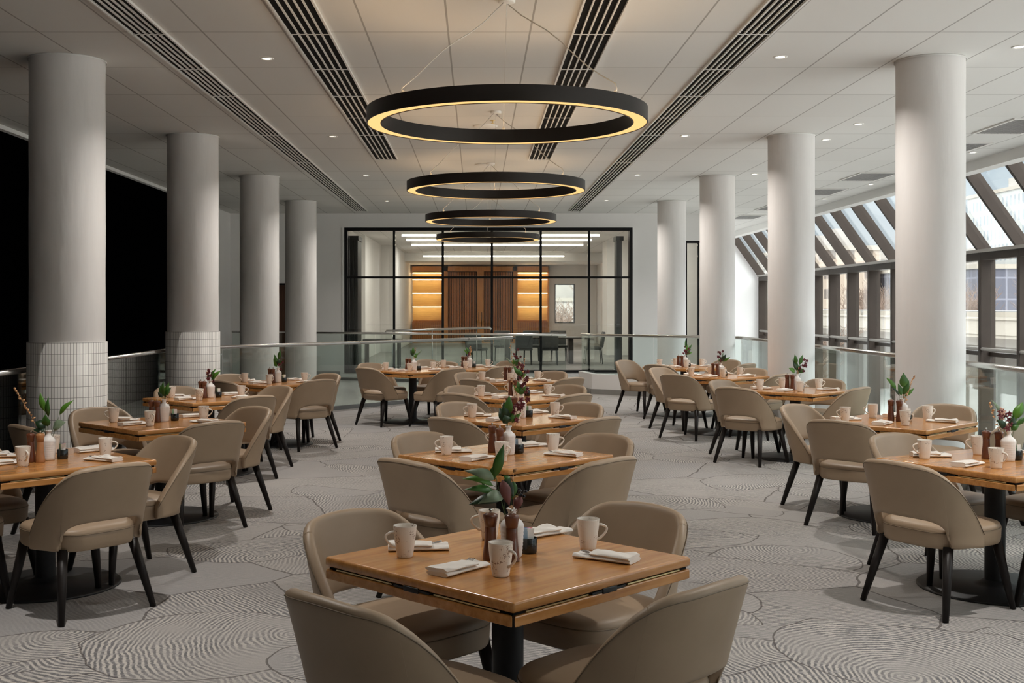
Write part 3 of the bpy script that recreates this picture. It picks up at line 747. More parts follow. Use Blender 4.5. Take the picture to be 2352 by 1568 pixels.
def make_chair():
    root = empty('dining_chair')
    bk = make_back(); bk.parent = root
    us = [-.985+1.97*k/60 for k in range(61)]
    path = [shell_pt(u, max(z_top(u)-.026, BB+.02), .0425) for u in us]
    cut = [shell_pt(U1*1.07*u, z_bot(U1*u*.9995)+.030*(1-abs(u)**6), .0425) for u in [-.9999, -.997, -.985, -.95, -.9, -.8, -.65, -.4, -.2, 0, .2, .4, .65, .8, .9, .95, .985, .997, .9999]]
    add_piping(bk, [path], .0021)
    st = make_seat(); st.parent = root
    add_piping(st, [outline_ring(.992, .992, .4235) + [outline_ring(.992, .992, .4235)[0]]], .0024)
    for sx in (-1, 1):
        for front in (1, 0):
            top = Vector((sx*.200, .195 if front else -.185, .352)); foot = Vector((sx*.262, .245 if front else -.285, 0))
            b = MB(); b.tube([top, top.lerp(foot, .5), foot], [.027, .0225, .0155], 8); b.build('leg', 'leg_wood', root)
    return root
CHAIR = make_chair()
used = {'chair': False}
def facing(fx, fy): return atan2(fy, fx) - pi/2
def place_chair(x, y, rz, label, group):
    c = CHAIR if not used['chair'] else copy_tree(CHAIR)
    used['chair'] = True
    c.location = (x, y, 0); c.rotation_euler = (0, 0, rz)
    tag(c, label, 'chair', group); return c

# ------------------------------------------------------------------ tables
TOP = .71; HS = .447
def make_table():
    root = empty('dining_table')
    b = MB(); b.rbox(-HS, HS, -HS, HS, TOP-.033, TOP, .009); b.build('tabletop', 'table_wood', root)
    # four folded flaps below the top, mitred at the corners
    for k in range(4):
        M = Matrix.Rotation(k*pi/2, 4, 'Z'); b = MB(); e = .005
        z0, z1 = TOP-.075, TOP-.042
        vs = []
        for z in (z0, z1):
            for x, y in ((-HS+e, -HS), (HS-e, -HS), (HS-.17, -HS+.165), (-HS+.17, -HS+.165)): vs.append(M @ Vector((x, y, z)))
        b.add(vs, [(3,2,1,0), (4,5,6,7), (0,1,5,4), (1,2,6,5), (2,3,7,6), (3,0,4,7)], 0, False)
        o = b.build('folding_leaf', 'table_wood', root)
        m = o.modifiers.new('b', 'BEVEL'); m.width = .004; m.segments = 2; bake(o)
        for xa, xb in ((-HS+.06, -.10), (.10, HS-.06)):
            b = MB(); M2 = M @ Matrix.Translation((0, -HS+.004, TOP-.0375)); b.box(xa, xb, .0005, .02, -.0022, .0022, M=M2); b.build('hinge', 'brass', root)
        b = MB(); M2 = M @ Matrix.Translation((0, -HS-.001, TOP-.0375)); b.rbox(-.035, .035, -.002, .03, -.0085, .0085, .002, M=M2); b.box(-.085, .085, .001, .02, -.0035, .0035, M=M2); b.build('latch', 'black_metal', root)
    b = MB(); b.box(-HS+.012, HS-.012, -HS+.012, HS-.012, TOP-.0425, TOP-.0325); b.build('core', 'black_gap', root)
    b = MB(); b.lathe([(.055, .02), (.055, TOP-.076)], 28); b.build('pedestal', 'black_metal', root)
    b = MB(); b.box(-.25, .25, -.03, .03, TOP-.090, TOP-.0755); b.box(-.03, .03, -.25, .25, TOP-.0898, TOP-.0757); b.build('support_arm', 'black_metal', root)
    b = MB(); b.lathe([(.001, 0), (.413, 0), (.415, .006), (.405, .014), (.12, .026), (.080, .036), (.060, .05), (.001, .05)], 56); b.build('base_plate', 'black_metal', root)
    return root
def make_round():
    root = empty('dining_table')
    r = .60
    b = MB(); b.lathe([(.001, TOP), (r-.006, TOP), (r, TOP-.006), (r, TOP-.034), (r-.006, TOP-.04), (.001, TOP-.04)], 72); o = b.build('tabletop', 'table_wood', root)
    m = o.modifiers.new('e', 'EDGE_SPLIT'); m.split_angle = R(40); bake(o)
    b = MB(); b.lathe([(.050, .02), (.050, TOP-.0405)], 28); b.build('pedestal', 'black_metal', root)
    b = MB(); b.lathe([(.001, 0), (.413, 0), (.415, .006), (.405, .014), (.12, .026), (.080, .036), (.060, .05), (.001, .05)], 56); b.build('base_plate', 'black_metal', root)
    return root
TABLE = make_table()

# ------------------------------------------------------------------ things on the tables (prototypes)
def make_mug():
    b = MB()
    pr = [(.001, .0), (.0235, .0), (.0250, .002), (.0262, .010), (.0285, .030), (.0318, .055), (.0348, .085), (.0366, .110), (.0370, .1135), (.0362, .1150), (.0350, .1140), (.0340, .105), (.0325, .085), (.0295, .055), (.0262, .030), (.0235, .012), (.001, .010)]
    pr = [(r_*1.10, z*.945) for r_, z in pr]
    b.lathe(pr, 32); o = b.build('mug', 'stoneware')
    b = MB(); pts = []
    for k in range(15):
        s_ = k/14; a = pi*s_
        pts.append((.0365-.006*s_ + .034*sin(a)**.8, 0, .088 - .058*s_ + .010*sin(a)))
    pts[0] = (.0360, 0, .086); pts[-1] = (.0315, 0, .034)
    b.tube(pts, [.0052-.0012*sin(pi*k/14) for k in range(15)], 8); b.build('handle', 'stoneware', o)
    return o
def make_napkin(seed):
    """a cloth folded into a long flat roll, open at one end"""
    r_ = random.Random(seed); b = MB()
    L, Wd = .215, .090
    amp = [r_.uniform(.6, 1.3) for _ in range(6)]; ph = [r_.uniform(0, 6) for _ in range(6)]
    def slab(x0, x1, w0, w1, z0, z1, yo, rot, round_):
        nx, ny = 26, 12; top = []; bot = []
        for i in range(nx+1):
            s_ = i/nx; x = x0+(x1-x0)*s_
            w = w0+(w1-w0)*s_ + .003*sin(s_*7+ph[0])
            for j in range(ny+1):
                t_ = -1+2*j/ny
                edge = (1-abs(t_)**4)**.5 if round_ else 1
                y = yo + t_*w/2 + rot*x
                wr = (.0045*amp[0])*sin(17*x*3+t_*2+ph[1]) + .0028*amp[1]*sin(60*x+3*t_+ph[2]) + .002*amp[2]*sin(4*t_+30*x+ph[3])
                end = min(1, (s_+.02)/.10)*min(1, (1-s_+.05)/.10)
                mid = (z0+z1)/2; h = (z1-z0)/2
                top.append((x, y, mid + h*edge + max(-.002, wr)*min(1, edge*1.2)*end + .002)); bot.append((x, y, max(.0006, mid - h*edge)))
        n = ny+1
        vs = top+bot; o = len(top); fs = []
        for i in range(nx):
            for j in range(ny):
                fs.append((i*n+j, (i+1)*n+j, (i+1)*n+j+1, i*n+j+1)); fs.append((o+i*n+j+1, o+(i+1)*n+j+1, o+(i+1)*n+j, o+i*n+j))
            fs.append((i*n, o+i*n, o+(i+1)*n, (i+1)*n)); fs.append((i*n+ny, (i+1)*n+ny, o+(i+1)*n+ny, o+i*n+ny))
        for j in range(ny):
            fs.append((j, j+1, o+j+1, o+j)); fs.append((nx*n+j+1, nx*n+j, o+nx*n+j, o+nx*n+j+1))
        b.add(vs, fs, 0, True)
    slab(-L/2, L/2, Wd, Wd*.96, .0, .013, 0, 0, True)
    slab(-L/2+.001, L/2-.060, Wd*1.01, Wd*.88, .0133, .0235, -.001, -.06, True)
    o = b.build('napkin', 'napkin')
    m = o.modifiers.new('e', 'EDGE_SPLIT'); m.split_angle = R(65); bake(o)
    return o
def make_fork():
    b = MB(); n = 12; th = .0016
    def flat(pts):      # (x, half width, z) strip
        vs = []
        for x, hw, z in pts: vs += [(x, -hw, z), (x, hw, z), (x, hw, z+th), (x, -hw, z+th)]
        fs = []
        for i in range(len(pts)-1):
            for a in range(4): fs.append((i*4+a, (i+1)*4+a, (i+1)*4+(a+1) % 4, i*4+(a+1) % 4))
        fs += [(0,1,2,3), tuple((len(pts)-1)*4+k for k in (3,2,1,0))]
        b.add(vs, fs, 0, True)
    flat([(-.082, .007, .002), (-.05, .0055, .003), (0, .0028, .005), (.035, .0032, .009), (.050, .0085, .008), (.060, .0115, .006), (.066, .0118, .0052)])
    for k in (-1.5, -.5, .5, 1.5):
        vs = []; y = k*.0066
        pts = [(.0655, .0022, .0052), (.080, .0019, .0050), (.095, .0016, .0075), (.104, .0010, .011)]
        for x, hw, z in pts: vs += [(x, y-hw, z), (x, y+hw, z), (x, y+hw, z+th), (x, y-hw, z+th)]
        fs = [(i*4+a, (i+1)*4+a, (i+1)*4+(a+1) % 4, i*4+(a+1) % 4) for i in range(3) for a in range(4)] + [(0,1,2,3), (15,14,13,12)]
        b.add(vs, fs, 0, True)
    return b.build('fork', 'cutlery')
def make_mill(light):
    b = MB(); m = 'mill_wood_light' if light else 'mill_wood'
    b.lathe([(.001, 0), (.0255, 0), (.0265, .003), (.0245, .03), (.0205, .07), (.0193, .095), (.0195, .1115), (.0190, .1125)], 24)
    root = b.build('pepper_mill', m)
    b = MB(); b.lathe([(.0190, .1130), (.0200, .1135), (.0225, .135), (.0255, .148), (.0245, .154), (.014, .160), (.001, .1615)], 24); b.build('mill_head', m, root)
    b = MB(); b.lathe([(.0035, .160), (.0035, .166)], 8); b.ball((0, 0, .170), .006, seg=10, rings=6); b.build('mill_knob', 'chrome', root)
    return root
def make_vase():
    b = MB(); pr = [(.001, 0), (.031, 0), (.0335, .003)]
    for k in range(1, 24):
        z = .004+.098*k/24; r_ = .0338+.0072*(z/.102)**.8
        pr.append((r_ + (.0006 if k % 3 == 0 else -.0004), z))
    pr += [(.0412, .106), (.0400, .113), (.0345, .122), (.0250, .130), (.0175, .137), (.0140, .144), (.0135, .151), (.0165, .160), (.0205, .1655), (.0200, .1665), (.0150, .160), (.0118, .151), (.0120, .144), (.028, .125), (.036, .108), (.030, .012), (.001, .010)]
    b.lathe(pr, 36); return b.build('bud_vase', 'vase_glaze')
def make_holder():
    b = MB(); b.lathe([(.001, 0), (.026, 0), (.0295, .003), (.0305, .02), (.0305, .052), (.0295, .0535), (.0285, .052), (.028, .006), (.001, .005)], 28); return b.build('packet_holder', 'holder_glass')
def make_packet(mat):
    b = MB(); b.box(-.0125, .0125, -.0011, .0011, 0, .080); b.box(-.0129, .0129, -.0014, .0014, .072, .0802)
    return b.build('sweetener_packet', mat)
# ------------------------------------------------------------------ plants in the vases
def leaf(b, p0, p1, w, mi=0, sag=.15, face=(0, -1, .45), fold=.18):
    """one pointed leaf blade with a folded midrib, arching from p0 to p1"""
    p0, p1 = Vector(p0), Vector(p1); d = p1-p0; L = d.length; dn = d.normalized()
    side = dn.cross(Vector(face)); side = side.normalized() if side.length > 1e-4 else Vector((1, 0, 0)); up = side.cross(dn).normalized()
    n = 9; vs = []
    for i in range(n+1):
        s_ = i/n; c = p0 + d*s_ + up*(sag*L*sin(pi*s_)) - Vector((0,0,1))*(sag*.35*L*s_*s_)
        hw = w/2*(sin(pi*min(1, s_**.80))**1.1)*(1.06-.16*s_) + .0008
        if i == n: hw = .0003
        for k, up_ in ((-1, fold), (0, 0), (1, fold)): vs.append(c + side*hw*k + up*hw*up_)
    vs2 = [v - up*.0006 for v in vs]
    o = len(vs); fs = []
    for i in range(n):
        for k in range(2):
            fs.append((i*3+k, i*3+k+1, (i+1)*3+k+1, (i+1)*3+k)); fs.append((o+i*3+k, o+(i+1)*3+k, o+(i+1)*3+k+1, o+i*3+k+1))
        fs.append((i*3, (i+1)*3, o+(i+1)*3, o+i*3)); fs.append((i*3+2, o+i*3+2, o+(i+1)*3+2, (i+1)*3+2))
    b.add(vs+vs2, fs, mi, True)
def curve_pts(p0, p1, bow=(0, 0, 0), n=6):
    p0, p1, bw = Vector(p0), Vector(p1), Vector(bow)
    return [p0.lerp(p1, k/n) + bw*sin(pi*k/n) for k in range(n+1)]
GREENS = ['leaf_green', 'leaf_bright', 'leaf_dark', 'leaf_pale', 'leaf_mauve', 'stem_green']
def bouquet(sprigs, orchids, golds, berries, seed=1):
    """sprigs: list of (tip, [(leaf p0, p1, width, colour, sag)]) in vase-mouth coordinates (x right, y away, z up)"""
    root = empty('flower_arrangement'); r_ = random.Random(seed)
    for tip, leaves in sprigs:
        b = MB(); st = curve_pts((r_.uniform(-.006, .006), r_.uniform(-.005, .005), -.10), tip, (r_.uniform(-.008, .008), 0, 0), 7)
        b.tube(st, [.0019-.0010*k/7 for k in range(8)], 6, 5)
        for p0, p1, w, ci, sg in leaves:
            # petiole from the nearest stem point
            q = min(st, key=lambda s_: (s_-Vector(p0)).length)
            b.tube([q, Vector(p0)], .0011, 5, 5); leaf(b, p0, p1, w, ci, sg, (r_.uniform(-.25, .25), -1, r_.uniform(.2, .7)))
        b.build('leafy_sprig', GREENS, root)
    for tip, n, col, spread in orchids:
        b = MB(); st = curve_pts((r_.uniform(-.005, .005), r_.uniform(-.005, .005), -.10), tip, (0, 0, .01), 7); b.tube(st, .0012, 5, 1)
        for k in range(n):
            c = st[7-(k % 4)] + Vector((r_.uniform(-1, 1)*spread, r_.uniform(-.6, .4)*spread, r_.uniform(-.7, .6)*spread))
            b.tube([st[7-(k % 4)], c], .0008, 4, 1)
            a0 = r_.uniform(0, 2)
            for j in range(5):
                a = a0+2*pi*j/5; dr = Vector((cos(a), r_.uniform(-.5, .1), sin(a))).normalized()
                leaf(b, c, c+dr*.021, .011, 0, .25, (0, -1, .1), .1)
            b.ball(c+Vector((0, -.003, 0)), .0042, 2, 6, 4)
        b.build('orchid_sprig', [col, 'stem_brown', 'orchid_red' if col == 'orchid_red' else 'orchid_pale'], root)
    for tip, n in golds:
        b = MB(); st = curve_pts((r_.uniform(-.005, .005), 0, -.10), tip, (0, 0, .005), 8); b.tube(st, .0011, 5, 0)
        for k in range(n):
            s_ = .45+.55*k/max(1, n-1); i = min(7, int(s_*8)); p = st[i].lerp(st[min(8, i+1)], s_*8-i)
            dr = Vector((r_.uniform(-1, 1), r_.uniform(-.6, .6), r_.uniform(.1, .9))).normalized()
            leaf(b, p, p+dr*.021, .011, 0, .2)
        b.build('golden_sprig', ['berry_gold'], root)
    for c0, n in berries:
        b = MB(); b.tube(curve_pts((0, 0, -.10), c0), .001, 5, 1)
        for k in range(n): b.ball(Vector(c0)+Vector((r_.uniform(-.014, .014), r_.uniform(-.01, .01), r_.uniform(-.013, .013))), .0055, 0, 8, 6)
        b.build('berry_sprig', ['berry_dark', 'stem_brown'], root)
    return root
def auto_bouquet(seed, spec):
    """spec: (leaf directions [(tip x, tip z, width, colour)], orchids, golds, berries)"""
    lv, orc, gld, brr = spec; r_ = random.Random(seed); sprigs = []
    for tx, tz, w, ci in lv:
        y = r_.uniform(-.03, .03); L = math.hypot(tx, tz); f = max(.25, 1-.115/L) if L > .12 else .3
        w *= .86; p0 = (tx*f*.85, y*f, tz*f); sprigs.append(((p0[0], p0[1], p0[2]), [(p0, (tx, y, tz), w, ci, r_.uniform(.05, .16))]))
    return bouquet(sprigs, orc, gld, brr, seed)
G, B_, D, PL, MV = 0, 1, 2, 3, 4
O = 'orchid_red'; OP = 'orchid_pale'
def bouquet_front():
    s_ = [((-.062, 0, .145), [((-.060, -.01, .115), (-.028, -.01, .235), .034, G, .10), ((-.072, .01, .10), (-.052, .01, .165), .028, B_, .05),
                              ((-.062, 0, .105), (-.165, -.02, .150), .036, PL, .30), ((-.066, 0, .085), (-.172, -.01, .118), .028, B_, .22), ((-.060, 0, .060), (-.165, -.03, .082), .028, G, .18)]),
          ((-.03, -.01, .05), [((-.034, -.01, .040), (-.150, -.03, .030), .038, D, .16), ((-.030, -.01, .045), (-.118, -.05, .040), .042, PL, .30)]),
          ((-.01, 0, .10), [((-.035, -.01, .105), (-.010, -.02, .020), .038, MV, .12), ((-.025, 0, .110), (.005, -.02, .050), .032, D, .12)]),
          ((.01, 0, .06), [((-.004, 0, .098), (-.030, 0, .120), .020, G, .1), ((.004, 0, .100), (.000, -.01, .040), .032, G, .1), ((.030, .0, .050), (.012, -.01, .0), .030, MV, .15)])]
    return bouquet(s_, [], [((.004, 0, .13), 5)], [((.034, 0, .058), 8)], 3)
SPEC = {
 'c1': None,
 'c2': ([(.005, .19, .060, G), (-.030, .155, .062, D), (-.055, .115, .070, D), (.030, .10, .045, G), (.075, .085, .034, B_), (-.025, .075, .065, D)], [((.065, .01, .15), 6, O, .035), ((.10, 0, .175), 3, O, .025)], [], []),
 'c3': ([(-.03, .13, .05, G), (.03, .09, .045, B_), (-.065, .10, .03, B_), (.0, .07, .06, G)], [((.02, 0, .15), 8, O, .035), ((.055, 0, .19), 3, O, .025)], [((-.075, 0, .14), 7)], []),
 'c4': ([(-.075, .14, .045, G), (.02, .09, .06, D), (-.02, .11, .045, G), (.05, .06, .04, B_)], [((.0, 0, .16), 9, O, .04)], [((.04, 0, .20), 6)], []),
 'c5': ([(-.11, .12, .028, PL), (.07, .11, .045, G), (.06, .05, .04, G), (-.01, .10, .05, B_)], [((.02, .0, .20), 3, O, .03), ((.06, 0, .13), 5, O, .035)], [((-.045, 0, .25), 8)], []),
 'l1': ([(-.050, .225, .040, B_), (.010, .200, .036, G), (.148, .185, .034, B_), (-.010, .100, .060, G), (.105, .058, .075, PL), (-.080, .060, .060, D), (-.085, .012, .04, D)], [], [((-.185, .0, .235), 14)], []),
 'l2': ([(-.03, .12, .040, G), (.03, .135, .042, B_), (.055, .10, .045, G), (-.045, .065, .030, D), (.02, .075, .04, D), (0, .15, .035, G)], [], [((.03, 0, .05), 4)], []),
 'l3': ([(.10, .105, .045, B_), (.055, .125, .035, G), (-.035, .06, .04, D), (.04, .05, .05, G)], [((-.005, 0, .095), 8, O, .03)], [((-.04, 0, .08), 4)], []),
 'l4': ([(.03, .22, .045, G), (-.04, .17, .04, G), (-.055, .12, .04, B_), (.0, .13, .04, D), (-.05, .07, .05, G), (.05, .10, .03, G)], [((.045, 0, .07), 4, O, .025)], [], []),
 'm1': ([(-.01, .17, .05, G), (-.05, .12, .05, D), (.06, .08, .05, G), (.03, .05, .06, B_), (.11, .12, .025, PL)], [], [((.02, 0, .14), 10)], []),
 'm2': ([(-.05, .14, .045, G), (-.09, .11, .03, B_), (.04, .06, .05, D)], [((.0, 0, .06), 4, O, .03)], [((.01, 0, .14), 14), ((.02, 0, .11), 10)], []),
 'r1': ([(-.095, .185, .028, PL), (.085, .175, .060, B_), (.055, .12, .040, B_), (.125, .11, .030, G), (-.075, .075, .045, D), (.02, .09, .055, D), (.05, .045, .040, G)], [((-.025, 0, .11), 9, O, .032), ((-.055, .0, .13), 3, OP, .02)], [((-.11, .0, .155), 8)], []),
 'r2': ([(.0, .21, .075, G), (-.115, .17, .040, B_), (-.03, .125, .045, G), (.05, .15, .050, G), (.04, .11, .040, D), (.10, .09, .030, B_), (-.10, .11, .020, D)], [], [((.085, 0, .17), 12), ((.05, 0, .10), 8), ((.02, 0, .06), 6)], []),
 'r3': ([(-.03, .22, .05, G), (.07, .21, .05, G), (-.05, .16, .04, D), (.0, .14, .045, G), (-.09, .07, .06, B_), (.08, .06, .06, G), (.04, .10, .05, D)], [((.10, 0, .14), 8, O, .035)], [((.01, 0, .06), 7)], []),
 'r4': ([(.06, .12, .05, D), (.02, .09, .05, D), (.11, .085, .035, B_), (-.02, .06, .04, G), (.03, .15, .02, PL)], [((-.02, 0, .13), 9, O, .04)], [((.0, 0, .05), 5)], []),
 'r5': ([(.0, .24, .03, G), (.03, .17, .04, B_), (.10, .17, .035, G), (.09, .10, .03, G), (.11, .05, .04, B_)], [((.01, 0, .11), 8, O, .04)], [], []),
}

# ------------------------------------------------------------------ table groups
MUG = make_mug(); FORK = make_fork(); NAPS = [make_napkin(k) for k in (11, 12, 13)]
MILL = [make_mill(False), make_mill(True)]; VASE = make_vase(); HOLD = make_holder()
PACK = {m: make_packet(m) for m in ('packet_white', 'packet_blue', 'packet_pink', 'packet_yellow', 'packet_green', 'packet_navy')}
ALLP = [MUG, FORK, *NAPS, *MILL, VASE, HOLD, *PACK.values()]
first = {}
def place(proto, x, y, z, rz, label, cat, group):
    if proto.name not in first: first[proto.name] = 1; o = proto
    else: o = copy_tree(proto)
    o.location = (x, y, z); o.rotation_euler = (0, 0, rz)
    return tag(o, label, cat, group)
SIDE = {'FL': (-1, -1), 'FR': (1, -1), 'BL': (-1, 1), 'BR': (1, 1)}
SIDEW = {'FL': 'front left', 'FR': 'front right', 'BL': 'back left', 'BR': 'back right'}
# place settings relative to the table centre, photo layout of the front table: (mug, handle angle), (napkin, turn)
SET = {'L': ((-.355, .0, 195), (-.315, .125, 5)), 'F': ((-.03, -.29, 315), (-.165, -.215, 50)), 'R': ((.29, .13, 5), (.335, -.045, 148)), 'B': ((-.06, .30, 175), (.150, .395, 38))}
SETW = {'L': 'left-corner', 'F': 'front-corner', 'R': 'right-corner', 'B': 'rear-corner'}
def table_group(key, desc, x, y, turn, chairs, forks='', spec=None, round_=False, setup=None, packs=('packet_white', 'packet_blue', 'packet_pink', 'packet_yellow'), mills=(0, 0), sets='LFRB', handles=None, holder=True):
    global used
    if round_: t_ = make_round()
    elif not used.get('table'): t_ = TABLE; used['table'] = True
    else: t_ = copy_tree(TABLE)
    t_.location = (x, y, 0); t_.rotation_euler = (0, 0, 0 if round_ else R(turn))
    tag(t_, ('round honey wood pedestal table, ' if round_ else 'square honey wood flip-top table, ')+desc, 'table', 'set dining tables')
    for side, v in chairs.items():
        cx, cy, rz = v
        place_chair(cx, cy, R(rz), f'taupe leather chair on the {SIDEW.get(side, side)} side of the {desc}', 'taupe dining chairs')
    zt = TOP+.0006
    for s_ in sets:
        (mx, my, ma), (nx, ny, na) = SET[s_]
        if turn != 45:
            ca, sa = cos(R(turn-45)), sin(R(turn-45))
            mx, my, nx, ny = mx*ca-my*sa, mx*sa+my*ca, nx*ca-ny*sa, nx*sa+ny*ca; ma += turn-45; na += turn-45
        j = random.Random(key+s_)
        if handles and s_ in handles: ma = handles[s_]
        dx, dy = j.uniform(-.015, .015), j.uniform(-.015, .015)
        if key == 'c1': dx = dy = 0
        place(MUG, x+mx+dx, y+my+dy, zt, R(ma + (0 if key == 'c1' else j.uniform(-12, 12))), f'speckled cream mug at the {SETW[s_]} setting of the {desc}', 'mug', 'speckled mugs')
        nr = R(na + (0 if key == 'c1' else j.uniform(-7, 7)))
        place(NAPS[j.randrange(3)], x+nx+dx*.6, y+ny+dy*.6, zt, nr, f'folded linen napkin at the {SETW[s_]} setting of the {desc}', 'napkin', 'folded napkins')
        if s_ in forks:
            place(FORK, x+nx+dx*.6-.018*cos(nr), y+ny+dy*.6-.018*sin(nr), zt+.0138, nr+.15, f'steel fork tucked in the {SETW[s_]} napkin of the {desc}', 'fork', 'forks in the napkins')
    (vx, vy), (hx, hy), m1, m2 = setup or ((.018, .0), (.080, .060), (-.080, .015), (-.035, -.025))
    place(VASE, x+vx, y+vy, zt, 0, f'white ribbed bud vase on the {desc}', 'vase', 'white bud vases')
    place(MILL[0], x+m1[0], y+m1[1], zt, 0, f'dark wooden pepper mill on the {desc}', 'pepper mill', 'wooden mills')
    place(MILL[mills[1]], x+m2[0], y+m2[1], zt, 1.0, f'{"honey-coloured" if mills[1] else "second dark"} wooden mill beside the vase on the {desc}', 'salt mill', 'wooden mills')
    if holder:
        place(HOLD, x+hx, y+hy, zt, 0, f'small black glass packet holder on the {desc}', 'packet holder', 'packet holders')
        n = len(packs)
        for k, pm in enumerate(packs):
            ox = (.018, -.02, .006, -.012)[k % 4]
            o = place(PACK[pm], x+hx+ox*.4, y+hy+(-.011+.022*k/max(1, n-1)), zt+.0065, R((25, -18, 35, -30)[k % 4]), f'{pm[7:]} paper sweetener packet in the holder on the {desc}', 'sweetener packet', 'sweetener packets')
    fl = bouquet_front() if key == 'c1' else auto_bouquet(sum(map(ord, key)), SPEC[key])
    fl.location = (x+vx, y+vy, zt+.160)
    tag(fl, f'leafy sprigs{" with dark red orchids" if (SPEC[key] and any(o[2]==O for o in SPEC[key][1])) else (" with golden twigs" if SPEC[key] and SPEC[key][2] else " with dark berries")} in the vase on the {desc}', 'flowers', 'vase arrangements')
# ------------------------------------------------------------------ where the tables and chairs stand
def around(x, y, d=.56, **over):
    out = {}
    for k, (sx, sy) in SIDE.items():
        dd = d; px, py, rz = x+sx*dd*.7071, y+sy*dd*.7071, math.degrees(facing(-sx, -sy))
        if k in over:
            ov = over[k]
            if ov is None: continue
            px += ov[0]; py += ov[1]; rz += ov[2] if len(ov) > 2 else 0
        out[k] = (px, py, rz)
    return out
CHAIRS = {   # where each chair stands and which way it faces (x, y, degrees)
 'c1': {'FL': (-0.166, 3.434, -45.0), 'FR': (0.432, 3.599, 45.0), 'BL': (-0.257, 4.274, -135.0), 'BR': (0.425, 4.44, 135.0)},
 'c2': {'FL': (-0.146, 6.335, -45.0), 'FR': (0.478, 6.39, 45.0), 'BL': (-0.142, 7.126, -135.0), 'BR': (0.57, 7.038, 135.0)},
 'c3': {'FL': (0.026, 8.632, -45.0), 'FR': (0.677, 8.666, 45.0), 'BL': (0.05, 9.497, -135.0), 'BR': (0.652, 9.469, 135.0)},
 'c4': {'FL': (0.061, 11.018, -45.0), 'FR': (0.689, 10.935, 45.0), 'BL': (0.057, 11.555, -135.0), 'BR': (0.723, 11.671, 135.0)},
 'c5': {'FL': (0.195, 13.155, -45.0), 'FR': (0.846, 13.434, 45.0), 'BL': (0.108, 13.997, -135.0), 'BR': (0.733, 14.276, 135.0)},
 'l1': {'FL': (-2.836, 6.204, -45.0), 'FR': (-2.086, 6.123, 49), 'BL': (-2.901, 6.747, -135.0), 'BR': (-2.062, 6.907, 135.0)},
 'l2': {'FL': (-2.828, 8.097, -45.0), 'FR': (-2.037, 8.351, 45.0), 'BL': (-2.765, 8.963, -135.0), 'BR': (-1.986, 9.039, 135.0)},
 'l3': {'FL': (-3.192, 10.665, -45.0), 'FR': (-2.219, 10.718, 45.0), 'BL': (-2.8, 11.461, -135.0), 'BR': (-2.21, 11.501, 135.0)},
 'l4': {'FL': (-2.509, 12.852, -45.0), 'FR': (-1.953, 13.083, 45.0), 'BL': (-2.704, 13.604, -135.0), 'BR': (-1.996, 13.734, 135.0)},
 'm1': {'FL': (-1.234, 15.65, -45.0), 'FR': (-0.529, 15.415, 45.0), 'BL': (-1.297, 16.383, -135.0), 'BR': (-0.62, 16.75, 150.0)},
 'm2': {'FR': (0.12, 16.0, 45.0), 'BL': (-0.541, 17.396, -135.0), 'BR': (0.276, 17.116, 135.0)},
 'r1': {'FL': (2.451, 6.182, -60.0), 'FR': (3.18, 6.045, 30.0), 'BL': (2.768, 7.016, -150.0), 'BR': (3.385, 6.81, 120.0)},
 'r2': {'FL': (2.759, 8.432, -45.0), 'FR': (3.546, 8.404, 45.0), 'BL': (2.817, 9.271, -135.0), 'BR': (3.599, 9.271, 135.0)},
 'r3': {'FL': (2.794, 11.833, -45.0), 'FR': (3.582, 11.833, 45.0), 'BL': (2.882, 12.482, -135.0), 'BR': (3.641, 12.682, 135.0)},
 'r4': {'FL': (2.59, 14.077, -45.0), 'FR': (3.425, 14.17, 45.0), 'BL': (2.631, 15.143, -135.0), 'BR': (3.366, 14.942, 135.0)},
 'r5': {'FL': (2.735, 16.437, -45.0), 'FR': (3.602, 16.734, 45.0), 'BL': (2.445, 17.274, -135.0), 'BR': (3.584, 17.482, 135.0)},
}
T = {'c1': (0.107, 4.03, 45), 'c2': (0.17, 6.83, 45), 'c3': (0.33, 9.1, 45), 'c4': (0.41, 11.3, 45), 'c5': (0.42, 13.7, 45), 'l1': (-2.44, 6.6, 45), 'l2': (-2.36, 8.76, 45), 'l3': (-2.55, 11.1, 45), 'l4': (-2.3, 13.4, 45), 'm1': (-0.88, 16.02, 45), 'm2': (-0.12, 16.72, 45), 'r1': (2.9, 6.53, 30), 'r2': (3.15, 8.8, 45), 'r3': (3.33, 12.2, 45), 'r4': (3.05, 14.65, 45), 'r5': (3.02, 17.0, 45)}
table_group('c1', 'nearest middle-row table', *T['c1'], CHAIRS['c1'], setup=((.015, .0), (.075, .065), (-.06, -.05), (.012, -.072)), forks='LFR', packs=('packet_white', 'packet_blue', 'packet_pink', 'packet_navy'))
table_group('c2', 'second middle-row table', *T['c2'], CHAIRS['c2'], setup=((.016, -.005), (.078, .06), (-.078, .10), (-.036, -.055)), forks='LFR')
table_group('c3', 'third middle-row table', *T['c3'], CHAIRS['c3'], 'L', packs=('packet_white', 'packet_green', 'packet_blue'))
table_group('c4', 'fourth middle-row table', *T['c4'], CHAIRS['c4'], '', packs=('packet_white', 'packet_green'))
table_group('c5', 'fifth middle-row table', *T['c5'], CHAIRS['c5'], '', packs=('packet_white', 'packet_green'))
table_group('l1', 'nearest black-wall-row table', *T['l1'], CHAIRS['l1'], setup=((.024, -.015), (.085, .035), (-.042, -.105), (.012, -.11)), forks='LFR', mills=(0, 1), packs=('packet_white', 'packet_green', 'packet_pink', 'packet_blue'))
table_group('l2', 'second black-wall-row table', *T['l2'], CHAIRS['l2'], setup=((.0, .05), (.062, .12), (-.09, .03), (-.042, .01)), forks='LF', packs=('packet_white', 'packet_green', 'packet_pink', 'packet_blue'))
